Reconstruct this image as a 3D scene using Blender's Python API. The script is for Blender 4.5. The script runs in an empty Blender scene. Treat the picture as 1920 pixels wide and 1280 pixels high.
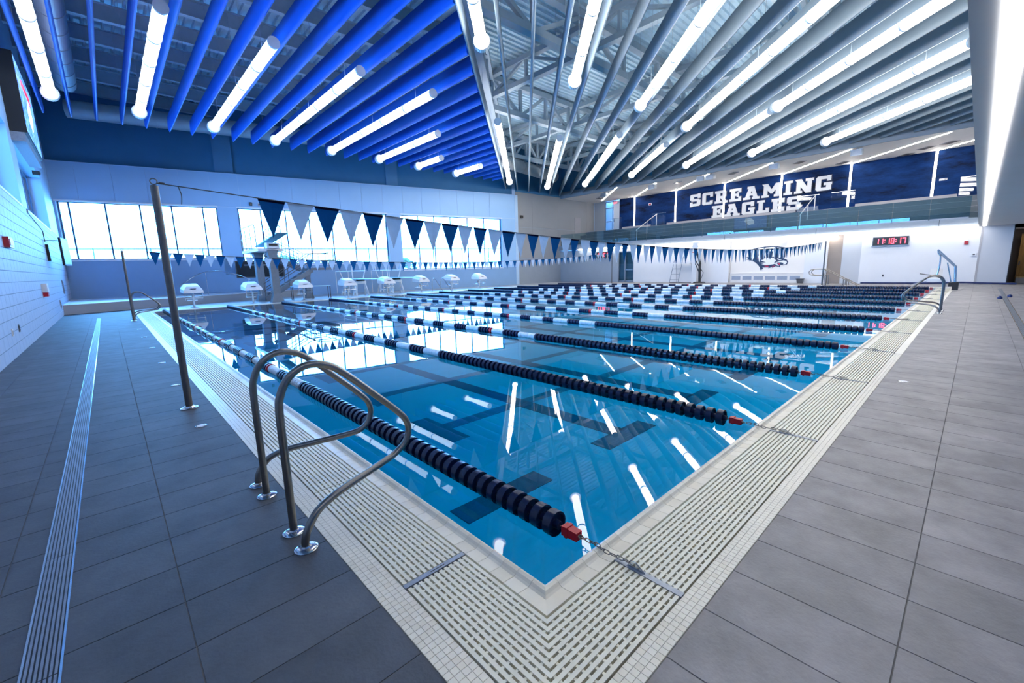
import bpy, bmesh, math, random
from mathutils import Vector, Matrix
random.seed(7)
S = bpy.context.scene
COL = S.collection
PI = math.pi

# ------------------------------------------------------------------ camera
cam_d = bpy.data.cameras.new('camera'); cam_d.sensor_width = 36; cam_d.lens = 805.93 / 1920 * 36
cam_d.clip_start = 0.05; cam_d.clip_end = 500
cam = bpy.data.objects.new('camera', cam_d); COL.objects.link(cam); S.camera = cam
def _cam_matrix():
    yaw, pit, rol = [math.radians(a) for a in (47.15498, 9.74626, -1.5598)]
    f = Vector((math.cos(yaw)*math.cos(pit), math.sin(yaw)*math.cos(pit), -math.sin(pit)))
    r = Vector((math.sin(yaw), -math.cos(yaw), 0)); u = r.cross(f)
    r2 = math.cos(rol)*r + math.sin(rol)*u; u2 = -math.sin(rol)*r + math.cos(rol)*u
    m = Matrix((r2, u2, -f)).transposed().to_4x4(); m.translation = Vector((-1.32, -1.24, 1.48)); return m
cam.matrix_world = _cam_matrix()

# ------------------------------------------------------------------ world, exposure
W = bpy.data.worlds.new('sky'); S.world = W; W.use_nodes = True
W.node_tree.nodes['Background'].inputs[0].default_value = (0.14, 0.46, 1.0, 1)
W.node_tree.nodes['Background'].inputs[1].default_value = 15.5
S.view_settings.view_transform = 'Standard'; S.view_settings.look = 'None'
S.view_settings.gamma = 1; S.view_settings.use_curve_mapping = False
S.view_settings.exposure = 0.95
TUBE_BLUE, TUBE_GREY, STRIP = 1.8, 8.0, 13.0          # emission of the lamps
S.cycles.max_bounces = 5; S.cycles.diffuse_bounces = 3; S.cycles.glossy_bounces = 3; S.cycles.transparent_max_bounces = 8
S.cycles.caustics_reflective = False; S.cycles.caustics_refractive = False
S.cycles.sample_clamp_indirect = 6

# ------------------------------------------------------------------ materials
def nodes(m):
    m.use_nodes = True; nt = m.node_tree
    return nt, nt.nodes['Principled BSDF']
MATS = {}
def mat(name, col, rough=0.5, metal=0.0, var=0.0, scale=6.0, bump=0.0, bscale=40.0, emit=0.0, ecol=None, stretch=None, spec=0.5, coat=0.0):
    m = bpy.data.materials.new(name); nt, b = nodes(m); L = nt.links
    b.inputs['Base Color'].default_value = (*col, 1); b.inputs['Roughness'].default_value = rough
    b.inputs['Metallic'].default_value = metal; b.inputs['Specular IOR Level'].default_value = spec
    b.inputs['Coat Weight'].default_value = coat
    if emit:
        b.inputs['Emission Color'].default_value = (*(ecol or col), 1); b.inputs['Emission Strength'].default_value = emit
    if var or bump:
        g = nt.nodes.new('ShaderNodeNewGeometry'); src = g.outputs['Position']
        if stretch:
            mp = nt.nodes.new('ShaderNodeMapping'); mp.inputs['Scale'].default_value = stretch
            L.new(src, mp.inputs[0]); src = mp.outputs[0]
    if var:
        n = nt.nodes.new('ShaderNodeTexNoise'); n.inputs['Scale'].default_value = scale; n.inputs['Detail'].default_value = 6
        n.inputs['Roughness'].default_value = 0.65
        L.new(src, n.inputs['Vector'])
        r = nt.nodes.new('ShaderNodeValToRGB'); r.color_ramp.elements[0].position = 0.3; r.color_ramp.elements[1].position = 0.7
        r.color_ramp.elements[0].color = (*[c*(1-var) for c in col], 1)
        r.color_ramp.elements[1].color = (*[min(1, c*(1+var)) for c in col], 1)
        L.new(n.outputs['Fac'], r.inputs[0]); L.new(r.outputs[0], b.inputs['Base Color'])
    if bump:
        n2 = nt.nodes.new('ShaderNodeTexNoise'); n2.inputs['Scale'].default_value = bscale; n2.inputs['Detail'].default_value = 3
        L.new(src, n2.inputs['Vector'])
        bp = nt.nodes.new('ShaderNodeBump'); bp.inputs['Strength'].default_value = bump; bp.inputs['Distance'].default_value = 0.02
        L.new(n2.outputs['Fac'], bp.inputs['Height']); L.new(bp.outputs[0], b.inputs['Normal'])
    MATS[name] = m; return m
M_deck = mat('deck porcelain', (0.30, 0.282, 0.285), 0.5, var=0.30, scale=2.6, bump=0.10, bscale=60, stretch=(1, 1, 1))
M_deck2 = mat('deck porcelain pale', (0.325, 0.305, 0.307), 0.5, var=0.28, scale=3.1, bump=0.10, bscale=60)
M_deck3 = mat('deck porcelain dark', (0.275, 0.26, 0.263), 0.5, var=0.30, scale=2.2, bump=0.10, bscale=60)
M_deckl = mat('shade-tinted deck porcelain', (0.080, 0.089, 0.106), 0.58, var=0.30, scale=2.6, bump=0.10, bscale=60)  # same deck tile, darker and bluer: the dim side's shade is in the colour
M_deckl2 = mat('shade-tinted deck porcelain pale', (0.090, 0.100, 0.118), 0.58, var=0.28, scale=3.1, bump=0.10, bscale=60)
M_grout = mat('grout', (0.15, 0.147, 0.15), 0.8, var=0.15, scale=10)
M_mosaic = mat('ivory mosaic', (0.90, 0.84, 0.70), 0.3, var=0.05, scale=3)
M_mosaic2 = mat('ivory mosaic warm', (0.86, 0.79, 0.64), 0.3, var=0.06, scale=4)
M_mgrout = mat('mosaic grout', (0.50, 0.46, 0.36), 0.8)
M_slat = mat('ivory grating plastic', (0.90, 0.855, 0.69), 0.38, var=0.05, scale=8)
M_gutter = mat('gutter bed', (0.17, 0.15, 0.11), 0.7, var=0.3, scale=9)
M_steel = mat('brushed steel', (0.25, 0.235, 0.22), 0.28, metal=1.0, var=0.08, scale=40)
M_steeld = mat('dark steel', (0.16, 0.15, 0.145), 0.35, metal=0.9, var=0.1, scale=20)
M_chrome = mat('polished steel', (0.62, 0.63, 0.65), 0.16, metal=1.0, var=0.05, scale=30)
M_galv = mat('galvanised plate', (0.30, 0.33, 0.38), 0.45, metal=0.6, var=0.15, scale=25)
M_navy = mat('navy plastic', (0.004, 0.012, 0.055), 0.28, var=0.2, scale=20)
M_white = mat('white plastic', (0.80, 0.81, 0.83), 0.4, var=0.04, scale=10)
M_red = mat('red plastic', (0.55, 0.012, 0.025), 0.4, var=0.1, scale=20)
M_black = mat('black plastic', (0.012, 0.012, 0.014), 0.45, var=0.1, scale=20)
M_rope = mat('cord', (0.10, 0.10, 0.11), 0.8, var=0.1, scale=60)
M_block = mat('painted block', (0.40, 0.52, 0.70), 0.55, var=0.05, scale=5, bump=0.25, bscale=50)  # blue of the daylight is mixed into the block colour
M_mortar = mat('mortar', (0.20, 0.28, 0.40), 0.8, var=0.1, scale=30)
M_panel = mat('daylight-tinted wall panel', (0.36, 0.59, 0.85), 0.5, var=0.02, scale=1)  # window daylight's blue cast painted into panel and seam colours
M_seam = mat('panel seam', (0.50, 0.68, 0.88), 0.6, var=0.03, scale=4)
M_lowwall = mat('daylight-tinted low wall paint', (0.25, 0.42, 0.64), 0.6, var=0.03, scale=1.5)  # blue daylight cast is part of this paint colour
M_dark = mat('daylight-tinted dark paint', (0.055, 0.21, 0.39), 0.7, var=0.05, scale=1)  # dark grey band and columns, blue daylight painted into their colour
M_darkcol = mat('daylight-tinted column paint', (0.11, 0.27, 0.44), 0.7, var=0.04, scale=1)
M_greywall = mat('warm grey panel', (0.36, 0.37, 0.38), 0.6, var=0.03, scale=1)
M_greyblue = mat('grey-blue paint', (0.33, 0.38, 0.44), 0.6, var=0.04, scale=1.5)
M_white_wall = mat('white wall paint', (0.78, 0.78, 0.80), 0.6, var=0.02, scale=1)
M_cream = mat('cream wall paint', (0.80, 0.76, 0.72), 0.6, var=0.02, scale=1)
M_endgrey = mat('pale grey wall paint', (0.55, 0.57, 0.61), 0.6, var=0.02, scale=1)
M_tan = mat('taupe paint', (0.30, 0.245, 0.21), 0.6, var=0.04, scale=2)
M_soffit = mat('soffit plaster', (0.84, 0.80, 0.77), 0.7, var=0.02, scale=1)
M_soffit2 = mat('grey soffit', (0.58, 0.59, 0.61), 0.7, var=0.03, scale=1)
M_fascia = mat('grey fascia', (0.25, 0.29, 0.34), 0.55, var=0.04, scale=2)
M_riser = mat('bleacher grey', (0.13, 0.155, 0.175), 0.55, var=0.08, scale=3)
M_knee = mat('knee wall', (0.42, 0.41, 0.43), 0.6, var=0.03, scale=2)
M_roof = mat('galvanised roof deck', (0.55, 0.74, 0.88), 0.5, metal=0.2, var=0.08, scale=3)  # bluish from daylight put into the deck colour
M_beam = mat('painted roof steel', (0.42, 0.52, 0.62), 0.55, var=0.05, scale=3)
M_duct = mat('duct metal', (0.50, 0.55, 0.60), 0.4, metal=0.3, var=0.05, scale=3)
M_bblue = mat('royal blue baffle', (0.006, 0.115, 0.60), 0.45, var=0.05, scale=1.5)
M_bgrey = mat('grey baffle', (0.165, 0.225, 0.29), 0.5, var=0.04, scale=1.5)
M_mull = mat('window aluminium', (0.05, 0.11, 0.20), 0.5, metal=0.0, var=0.03, scale=5)
M_trimw = mat('white trim', (0.78, 0.82, 0.88), 0.45, var=0.02, scale=3)
M_pave = mat('outdoor paving', (0.75, 0.74, 0.72), 0.8, var=0.1, scale=2)
M_leaf = mat('hedge green', (0.10, 0.19, 0.09), 0.8, var=0.4, scale=6)
M_tile = mat('pool plaster', (0.42, 0.82, 0.95), 0.6, var=0.04, scale=2)
M_mark = mat('lane marking tile', (0.03, 0.12, 0.19), 0.5, var=0.2, scale=30)
M_wood = mat('plywood', (0.48, 0.26, 0.07), 0.6, var=0.3, scale=8, stretch=(3, 3, 0.4))
M_concrete = mat('concrete pier', (0.19, 0.21, 0.24), 0.75, var=0.10, scale=4, bump=0.2)
M_teal = mat('board teal', (0.10, 0.38, 0.48), 0.5, var=0.06, scale=10)
M_aqua = mat('board aqua', (0.42, 0.72, 0.78), 0.45, var=0.05, scale=10)
M_cyan = mat('blue tarp', (0.012, 0.03, 0.13), 0.5, var=0.3, scale=8)
M_alarm = mat('alarm red', (0.42, 0.02, 0.03), 0.4, var=0.08, scale=15)
M_ewhite_b = mat('tube diffuser cool', (0.9, 0.95, 1.0), 0.4, emit=TUBE_BLUE, ecol=(0.82, 0.92, 1.0), var=0.01, scale=3)
M_ewhite_g = mat('tube diffuser white', (1, 1, 1), 0.4, emit=TUBE_GREY, ecol=(1.0, 0.94, 0.86), var=0.01, scale=3)
M_strip = mat('LED strip', (1, 1, 1), 0.4, emit=STRIP, ecol=(1.0, 0.94, 0.86), var=0.01, scale=3)
M_strip2 = mat('soffit LED strip', (1, 1, 1), 0.4, emit=5.5, ecol=(1.0, 0.96, 0.92), var=0.01, scale=3)
M_led = mat('red LED segment', (1, 0.05, 0.06), 0.4, emit=6, ecol=(1, 0.035, 0.06), var=0.01, scale=3)
M_exit = mat('exit sign lit', (1, 0.1, 0.1), 0.4, emit=2.0, ecol=(1, 0.05, 0.08), var=0.01, scale=3)
M_lettw = mat('white letter', (0.80, 0.79, 0.78), 0.45, var=0.02, scale=4)
M_letts = mat('letter edge', (0.04, 0.05, 0.09), 0.5, var=0.05, scale=4)
M_embn = mat('emblem navy', (0.012, 0.035, 0.085), 0.5, var=0.1, scale=6)
M_embr = mat('emblem crimson', (0.50, 0.02, 0.07), 0.5, var=0.1, scale=6)

def mix_clear(name, tint, rough, ior, ripple=0.0, gloss=(1, 1, 1)):
    m = bpy.data.materials.new(name); m.use_nodes = True; nt = m.node_tree; L = nt.links
    for n in list(nt.nodes): nt.nodes.remove(n)
    out = nt.nodes.new('ShaderNodeOutputMaterial'); mx = nt.nodes.new('ShaderNodeMixShader')
    fr = nt.nodes.new('ShaderNodeFresnel'); fr.inputs['IOR'].default_value = ior
    tr = nt.nodes.new('ShaderNodeBsdfTransparent'); tr.inputs[0].default_value = (*tint, 1)
    gl = nt.nodes.new('ShaderNodeBsdfGlossy'); gl.inputs['Roughness'].default_value = rough; gl.inputs[0].default_value = (*gloss, 1)
    L.new(fr.outputs[0], mx.inputs[0]); L.new(tr.outputs[0], mx.inputs[1]); L.new(gl.outputs[0], mx.inputs[2]); L.new(mx.outputs[0], out.inputs[0])
    if ripple:
        g = nt.nodes.new('ShaderNodeNewGeometry'); n = nt.nodes.new('ShaderNodeTexNoise')
        n.inputs['Scale'].default_value = 2.2; n.inputs['Detail'].default_value = 2
        L.new(g.outputs['Position'], n.inputs['Vector'])
        bp = nt.nodes.new('ShaderNodeBump'); bp.inputs['Strength'].default_value = ripple; bp.inputs['Distance'].default_value = 0.01
        L.new(n.outputs['Fac'], bp.inputs['Height']); L.new(bp.outputs[0], gl.inputs['Normal']); L.new(bp.outputs[0], fr.inputs['Normal'])
    MATS[name] = m; return m
M_water = mix_clear('pool water', (0.035, 0.735, 0.99), 0.0, 1.33, ripple=0.035)
M_glass = mix_clear('window glass', (0.93, 0.97, 1.0), 0.0, 1.45)
M_rail_glass = mix_clear('railing glass', (0.66, 0.80, 0.84), 0.0, 1.5)

def cloth(name, col):
    m = bpy.data.materials.new(name); m.use_nodes = True; nt = m.node_tree; L = nt.links
    for n in list(nt.nodes): nt.nodes.remove(n)
    out = nt.nodes.new('ShaderNodeOutputMaterial'); mx = nt.nodes.new('ShaderNodeMixShader'); mx.inputs[0].default_value = 0.5
    d = nt.nodes.new('ShaderNodeBsdfDiffuse'); t = nt.nodes.new('ShaderNodeBsdfTranslucent')
    nz = nt.nodes.new('ShaderNodeTexNoise'); nz.inputs['Scale'].default_value = 9
    r = nt.nodes.new('ShaderNodeValToRGB')
    r.color_ramp.elements[0].color = (*[c*0.9 for c in col], 1); r.color_ramp.elements[1].color = (*[min(1, c*1.1) for c in col], 1)
    g = nt.nodes.new('ShaderNodeNewGeometry'); L.new(g.outputs['Position'], nz.inputs['Vector']); L.new(nz.outputs['Fac'], r.inputs[0])
    L.new(r.outputs[0], d.inputs[0]); L.new(r.outputs[0], t.inputs[0])
    L.new(d.outputs[0], mx.inputs[1]); L.new(t.outputs[0], mx.inputs[2]); L.new(mx.outputs[0], out.inputs[0])
    MATS[name] = m; return m
M_fblue = cloth('blue pennant nylon', (0.018, 0.16, 0.36))
M_fwhite = cloth('white pennant nylon', (0.70, 0.74, 0.80))
M_fhem = cloth('dark pennant hem', (0.01, 0.015, 0.04))

def wallblue():
    m = bpy.data.materials.new('navy mural wall'); nt, b = nodes(m); L = nt.links
    g = nt.nodes.new('ShaderNodeNewGeometry'); mp = nt.nodes.new('ShaderNodeMapping'); mp.inputs['Rotation'].default_value = (0.6, 0, 0); mp.inputs['Scale'].default_value = (1, 0.35, 1.1)
    n = nt.nodes.new('ShaderNodeTexNoise'); n.inputs['Scale'].default_value = 1.1; n.inputs['Detail'].default_value = 7; n.inputs['Roughness'].default_value = 0.7
    r = nt.nodes.new('ShaderNodeValToRGB'); e = r.color_ramp.elements
    e[0].position = 0.36; e[0].color = (0.003, 0.005, 0.012, 1); e[1].position = 0.62; e[1].color = (0.007, 0.045, 0.18, 1)
    x = r.color_ramp.elements.new(0.44); x.color = (0.004, 0.020, 0.085, 1)
    L.new(g.outputs['Position'], mp.inputs[0]); L.new(mp.outputs[0], n.inputs['Vector']); L.new(n.outputs['Fac'], r.inputs[0]); L.new(r.outputs[0], b.inputs['Base Color'])
    b.inputs['Roughness'].default_value = 0.7; b.inputs['Specular IOR Level'].default_value = 0.15
    return m
M_mural = wallblue()
def screenmat():
    m = bpy.data.materials.new('scoreboard picture'); nt, b = nodes(m); L = nt.links
    g = nt.nodes.new('ShaderNodeNewGeometry'); n = nt.nodes.new('ShaderNodeTexNoise'); n.inputs['Scale'].default_value = 5; n.inputs['Detail'].default_value = 5
    r = nt.nodes.new('ShaderNodeValToRGB'); e = r.color_ramp.elements
    e[0].position = 0.42; e[0].color = (0.02, 0.12, 0.75, 1); e[1].position = 0.62; e[1].color = (0.18, 0.42, 1, 1)
    L.new(g.outputs['Position'], n.inputs['Vector']); L.new(n.outputs['Fac'], r.inputs[0])
    b.inputs['Base Color'].default_value = (0.02, 0.02, 0.03, 1)
    L.new(r.outputs[0], b.inputs['Emission Color']); b.inputs['Emission Strength'].default_value = 1.3
    return m
M_screen = screenmat()
M_scrw = mat('screen white', (0.8, 0.85, 1), 0.4, emit=1.8, ecol=(0.8, 0.9, 1), var=0.01, scale=3)
M_scrr = mat('screen red', (0.7, 0.02, 0.05), 0.4, emit=1.2, ecol=(0.8, 0.03, 0.06), var=0.01, scale=3)

# ------------------------------------------------------------------ mesh helpers
class MB:
    """collects shapes of one mesh"""
    def __init__(s): s.v = []; s.f = []; s.mi = []; s.sm = []
    def add(s, vs, fs, mi=0, smooth=False):
        o = len(s.v); s.v += [tuple(v) for v in vs]
        for f in fs: s.f.append([i + o for i in f]); s.mi.append(mi); s.sm.append(smooth)
        return s
    def box(s, x0, x1, y0, y1, z0, z1, mi=0):
        v = [(x0,y0,z0),(x1,y0,z0),(x1,y1,z0),(x0,y1,z0),(x0,y0,z1),(x1,y0,z1),(x1,y1,z1),(x0,y1,z1)]
        return s.add(v, [(3,2,1,0),(4,5,6,7),(0,1,5,4),(1,2,6,5),(2,3,7,6),(3,0,4,7)], mi)
    def hexa(s, lo, hi, mi=0):
        """eight corners: lower ring of four and upper ring of four, counterclockwise seen from above"""
        return s.add(list(lo) + list(hi), [(3,2,1,0),(4,5,6,7),(0,1,5,4),(1,2,6,5),(2,3,7,6),(3,0,4,7)], mi)
    def beam(s, a, b, w, h, up=(0,0,1), mi=0):
        a = Vector(a); b = Vector(b); d = (b-a).normalized(); up = Vector(up)
        r = d.cross(up)
        if r.length < 1e-4: r = d.cross(Vector((1,0,0)))
        r.normalize(); u = r.cross(d)
        c = [(-w/2,-h/2),(w/2,-h/2),(w/2,h/2),(-w/2,h/2)]
        v = [a + r*x + u*y for x, y in c] + [b + r*x + u*y for x, y in c]
        return s.add(v, [(3,2,1,0),(4,5,6,7),(0,1,5,4),(1,2,6,5),(2,3,7,6),(3,0,4,7)], mi)
    def tube(s, pts, r, n=10, closed=False, mi=0, cap=True):
        P = [Vector(p) for p in pts]; m = len(P); rings = []; prev = None
        for i, p in enumerate(P):
            if closed: d = (P[(i+1) % m] - P[i-1])
            else: d = P[min(i+1, m-1)] - P[max(i-1, 0)]
            d.normalize()
            if prev is None:
                a = Vector((0,0,1)) if abs(d.z) < 0.9 else Vector((1,0,0))
                x = d.cross(a).normalized()
            else:
                x = prev - d*prev.dot(d)
                x = x.normalized() if x.length > 1e-6 else d.orthogonal().normalized()
            prev = x; y = d.cross(x)
            rr = r[i] if isinstance(r, (list, tuple)) else r
            rings.append([p + x*rr*math.cos(2*PI*k/n) + y*rr*math.sin(2*PI*k/n) for k in range(n)])
        vs = [v for q in rings for v in q]; fs = []
        for i in range(m if closed else m-1):
            j = (i+1) % m
            for k in range(n):
                fs.append((i*n+k, i*n+(k+1) % n, j*n+(k+1) % n, j*n+k))
        s.add(vs, fs, mi, True)
        if cap and not closed:
            o = len(s.v) - len(vs)
            s.f.append([o+k for k in range(n)][::-1]); s.mi.append(mi); s.sm.append(False)
            s.f.append([o+(m-1)*n+k for k in range(n)]); s.mi.append(mi); s.sm.append(False)
        return s
    def lathe(s, prof, n=20, axis='z', c=(0,0,0), mi=0, smooth=True):
        """profile of (along axis, radius)"""
        vs = []; fs = []
        for a, r in prof:
            for k in range(n):
                t = 2*PI*k/n; x, y = r*math.cos(t), r*math.sin(t)
                if axis == 'z': p = (x, y, a)
                elif axis == 'y': p = (y, a, x)
                else: p = (a, x, y)
                vs.append((p[0]+c[0], p[1]+c[1], p[2]+c[2]))
        m = len(prof)
        for i in range(m-1):
            for k in range(n): fs.append((i*n+k, i*n+(k+1) % n, (i+1)*n+(k+1) % n, (i+1)*n+k))
        fs.append(tuple(range(n))[::-1]); fs.append(tuple((m-1)*n+k for k in range(n)))
        return s.add(vs, fs, mi, smooth)
    def poly(s, pts, n, t, mi=0):
        """outline pts (3-D, flat) thickened by t along n"""
        n = Vector(n).normalized()*t; k = len(pts); P = [Vector(p) for p in pts]
        return s.add(P + [p+n for p in P], [tuple(range(k))[::-1], tuple(range(k, 2*k))] + [(i, (i+1) % k, k+(i+1) % k, k+i) for i in range(k)], mi)
    def mesh(s, name, mats, off=(0,0,0)):
        me = bpy.data.meshes.new(name)
        me.from_pydata([(v[0]-off[0], v[1]-off[1], v[2]-off[2]) for v in s.v], [], s.f)
        for m in (mats if isinstance(mats, (list, tuple)) else [mats]): me.materials.append(m)
        if any(s.mi): me.polygons.foreach_set('material_index', s.mi)
        me.polygons.foreach_set('use_smooth', s.sm)
        bm = bmesh.new(); bm.from_mesh(me); bmesh.ops.recalc_face_normals(bm, faces=bm.faces); bm.to_mesh(me); bm.free()
        if any(s.sm): me.set_sharp_from_angle(angle=math.radians(40))
        me.update(); return me
    def build(s, name, mats, parent=None, loc=None):
        """vertices in world coordinates; placed relative to the parent thing"""
        off = loc if loc is not None else (base(parent) if parent else (0,0,0))
        return place(name, s.mesh(name, mats, off), parent, (0,0,0) if loc is None else tuple(Vector(loc) - Vector(base(parent))) if parent else loc)
BASE = {}
def base(o):
    return BASE.get(o.name, (0,0,0)) if o is not None else (0,0,0)
def place(name, me, parent=None, loc=(0,0,0), rot=None):
    """link a mesh object; loc is in the parent's space"""
    o = bpy.data.objects.new(name, me); COL.objects.link(o); o.location = loc
    if rot: o.rotation_euler = rot
    if parent is not None: o.parent = parent
    b = base(parent) if parent is not None else (0,0,0)
    BASE[o.name] = tuple(Vector(b) + Vector(loc)); return o
def tag(o, label=None, cat=None, group=None, kind=None):
    if label: o['label'] = label
    if cat: o['category'] = cat
    if group: o['group'] = group
    if kind: o['kind'] = kind
    return o
def thing(name, label, cat, loc=(0,0,0), rotz=0, group=None):
    o = bpy.data.objects.new(name, None); COL.objects.link(o); o.location = loc; o.rotation_euler = (0,0,rotz)
    o.empty_display_size = 0.2; BASE[o.name] = tuple(loc); return tag(o, label, cat, group)
def struct(o): o['kind'] = 'structure'; return o
def stuff(o): o['kind'] = 'stuff'; return o
def copy_tree(o, parent=None):
    c = o.copy(); COL.objects.link(c); c.parent = parent; BASE[c.name] = BASE.get(o.name, (0,0,0))
    for ch in list(o.children): copy_tree(ch, c)
    return c
def arc(c, r, a0, a1, n, ax, ay):
    """points of an arc in the plane of ax, ay"""
    c = Vector(c); ax = Vector(ax); ay = Vector(ay)
    return [c + ax*r*math.cos(a0+(a1-a0)*i/n) + ay*r*math.sin(a0+(a1-a0)*i/n) for i in range(n+1)]
def smooth_path(pts, k=5):
    """Catmull-Rom through the points"""
    P = [Vector(p) for p in pts]; out = []
    for i in range(len(P)-1):
        p0 = P[max(i-1,0)]; p1 = P[i]; p2 = P[i+1]; p3 = P[min(i+2, len(P)-1)]
        for j in range(k):
            t = j/k
            out.append(0.5*((2*p1)+(p2-p0)*t+(2*p0-5*p1+4*p2-p3)*t*t+(3*p1-p0-3*p2+p3)*t**3))
    out.append(P[-1]); return out
CAMXY = Vector((-1.32, -1.24)); FWD = Vector((math.cos(math.radians(47.15)), math.sin(math.radians(47.15))))
def seen(x, y):
    d = Vector((x, y)) - CAMXY
    return d.length > 0.8 and d.normalized().dot(FWD) > 0.58
def dist(x, y): return (Vector((x, y)) - CAMXY).length
PX, PY = 27.2, 23.1                                    # pool length along the near edge, lane length
RZ = 11.4                                              # underside of the roof deck

# ---------------------------------------------------------------- floor slab and tiles
fl = MB()
fl.box(-3.1, -0.60, -5, 25.5, -0.3, -0.003); fl.box(-0.60, 34.5, -5, -0.57, -0.3, -0.003)
fl.box(27.8, 34.5, -0.57, 23.7, -0.3, -0.003); fl.box(-0.60, 34.5, 23.7, 34, -0.3, -0.003); fl.box(-3.1, -0.6, 25.5, 34, -0.3, -0.003)
floor = struct(fl.build('floor', M_grout))
tiles = []
for c in range(8):                                     # deck beside the near pool edge
    y1 = -0.582 - 0.6*c; y0 = y1 - 0.6
    for k in range(-9, 94):
        x0 = 0.05 + 0.335*k
        if x0 < -3 or x0 > 31: continue
        tiles.append((x0, x0+0.335, max(y0, -5), y1))
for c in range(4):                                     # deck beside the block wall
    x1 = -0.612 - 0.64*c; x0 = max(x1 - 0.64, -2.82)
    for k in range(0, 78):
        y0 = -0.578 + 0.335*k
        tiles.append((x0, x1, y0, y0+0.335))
for c in range(6):                                     # far deck before the balcony
    for k in range(0, 73):
        tiles.append((27.82+0.56*c, 27.82+0.56*(c+1), -0.578+0.335*k, -0.578+0.335*(k+1)))
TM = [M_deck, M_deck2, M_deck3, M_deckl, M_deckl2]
def tile_mesh(w, h, m):
    g = 0.0018; b = MB(); e = 0.0012
    b.hexa([(g,g,-0.004),(w-g,g,-0.004),(w-g,h-g,-0.004),(g,h-g,-0.004)], [(g+e,g+e,0),(w-g-e,g+e,0),(w-g-e,h-g-e,0),(g+e,h-g-e,0)])
    return b.mesh('tile', m)
cache = {}
near = sorted([t for t in tiles if seen((t[0]+t[1])/2, (t[2]+t[3])/2)], key=lambda t: dist((t[0]+t[1])/2, (t[2]+t[3])/2))[:300]
nset = set(near); rest = MB()
for t in tiles:
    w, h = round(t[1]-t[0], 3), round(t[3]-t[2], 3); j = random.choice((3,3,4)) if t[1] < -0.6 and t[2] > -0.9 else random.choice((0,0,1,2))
    if t in nset:
        if (w, h, j) not in cache: cache[w, h, j] = tile_mesh(w, h, TM[j])
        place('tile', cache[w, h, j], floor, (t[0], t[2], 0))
    else:
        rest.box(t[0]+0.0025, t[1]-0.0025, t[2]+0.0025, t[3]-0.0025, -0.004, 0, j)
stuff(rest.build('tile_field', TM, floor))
bk = MB()                                              # deck along the start end
for i in range(32):
    for j in range(12):
        x, y = -0.6+0.97*i, 23.72+0.7*j
        if y < 31.4 and x < 30.8: bk.box(x+0.003, x+0.967, y+0.003, y+0.697, -0.004, 0)
M_backdeck = mat('start end deck', (0.52, 0.53, 0.55), 0.4, var=0.06, scale=2)
stuff(bk.build('start_end_tiles', M_backdeck, floor))

# ---------------------------------------------------------------- pool basin, markings, water
p = MB()
p.box(-0.2, PX+0.2, -0.2, PY+0.2, -1.2, -1.0)
p.box(-0.15, -0.002, -0.15, PY+0.15, -1.0, -0.03); p.box(PX+0.002, PX+0.15, -0.15, PY+0.15, -1.0, -0.03)
p.box(-0.15, PX+0.15, -0.15, -0.002, -1.0, -0.03); p.box(-0.15, PX+0.15, PY+0.002, PY+0.15, -1.0, -0.03)
basin = struct(p.build('pool_floor', M_tile))
LX = [0.385 + 2.405*k for k in range(12)]
M_mark2 = mat('cross lane marking tile', (0.10, 0.27, 0.36), 0.5, var=0.2, scale=30)
def mark(x0, x1, y0, y1, m=M_mark): MB().box(x0, x1, y0, y1, -1.0, -0.992 if m is M_mark else -0.994).build('lane_marking', m, basin)
for k in range(11):
    c = LX[k] + 1.2
    mark(c-0.16, c+0.16, 2.2, 20.9); mark(c-0.62, c+0.62, 1.92, 2.24); mark(c-0.62, c+0.62, 20.86, 21.18)
for k in range(8):
    c = 4.3 + 2.42*k
    mark(2.35, 24.9, c-0.13, c+0.13, M_mark2); mark(2.05, 2.35, c-0.6, c+0.6, M_mark2); mark(24.9, 25.2, c-0.6, c+0.6, M_mark2)
w = MB().box(0, PX, 0, PY, -0.016, -0.012)
w = MB().add([(0,0,-0.012),(PX,0,-0.012),(PX,PY,-0.012),(0,PY,-0.012)], [(0,1,2,3)])
water = struct(w.build('water', M_water))
if water.data.polygons[0].normal.z < 0: water.data.flip_normals()

# ---------------------------------------------------------------- pool rim: coping, grating, mosaic
bed = MB()
bed.box(-0.60, -0.002, -0.57, PY+0.6, -0.3, -0.05); bed.box(-0.002, PX+0.6, -0.57, -0.002, -0.3, -0.05)
bed.box(PX+0.002, 27.8, -0.002, PY+0.6, -0.3, -0.003); bed.box(-0.002, PX+0.002, PY+0.002, 23.72, -0.3, -0.003)
rim = struct(bed.build('pool_rim', M_gutter))
prof = [(0.13, -0.055), (0.13, 0.0), (0.062, -0.006), (0.05, 0.0), (0.038, 0.011), (0.022, 0.015), (0.009, 0.009), (0.0, -0.004), (0.0, -0.055)]
def strip(a, b, side, miter=False):
    """coping profile between a and b along one pool edge"""
    m = MB(); A = []; B = []
    for d, z in prof:
        a2 = -d if miter else a
        if side == 'x': A.append((-d, a2, z)); B.append((-d, b, z))
        else: A.append((a2, -d, z)); B.append((b, -d, z))
    n = len(prof)
    m.add(A+B, [(i, (i+1) % n, n+(i+1) % n, n+i) for i in range(n)] + [tuple(range(n)), tuple(range(n, 2*n))])
    return m
g = 0.0012
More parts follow.
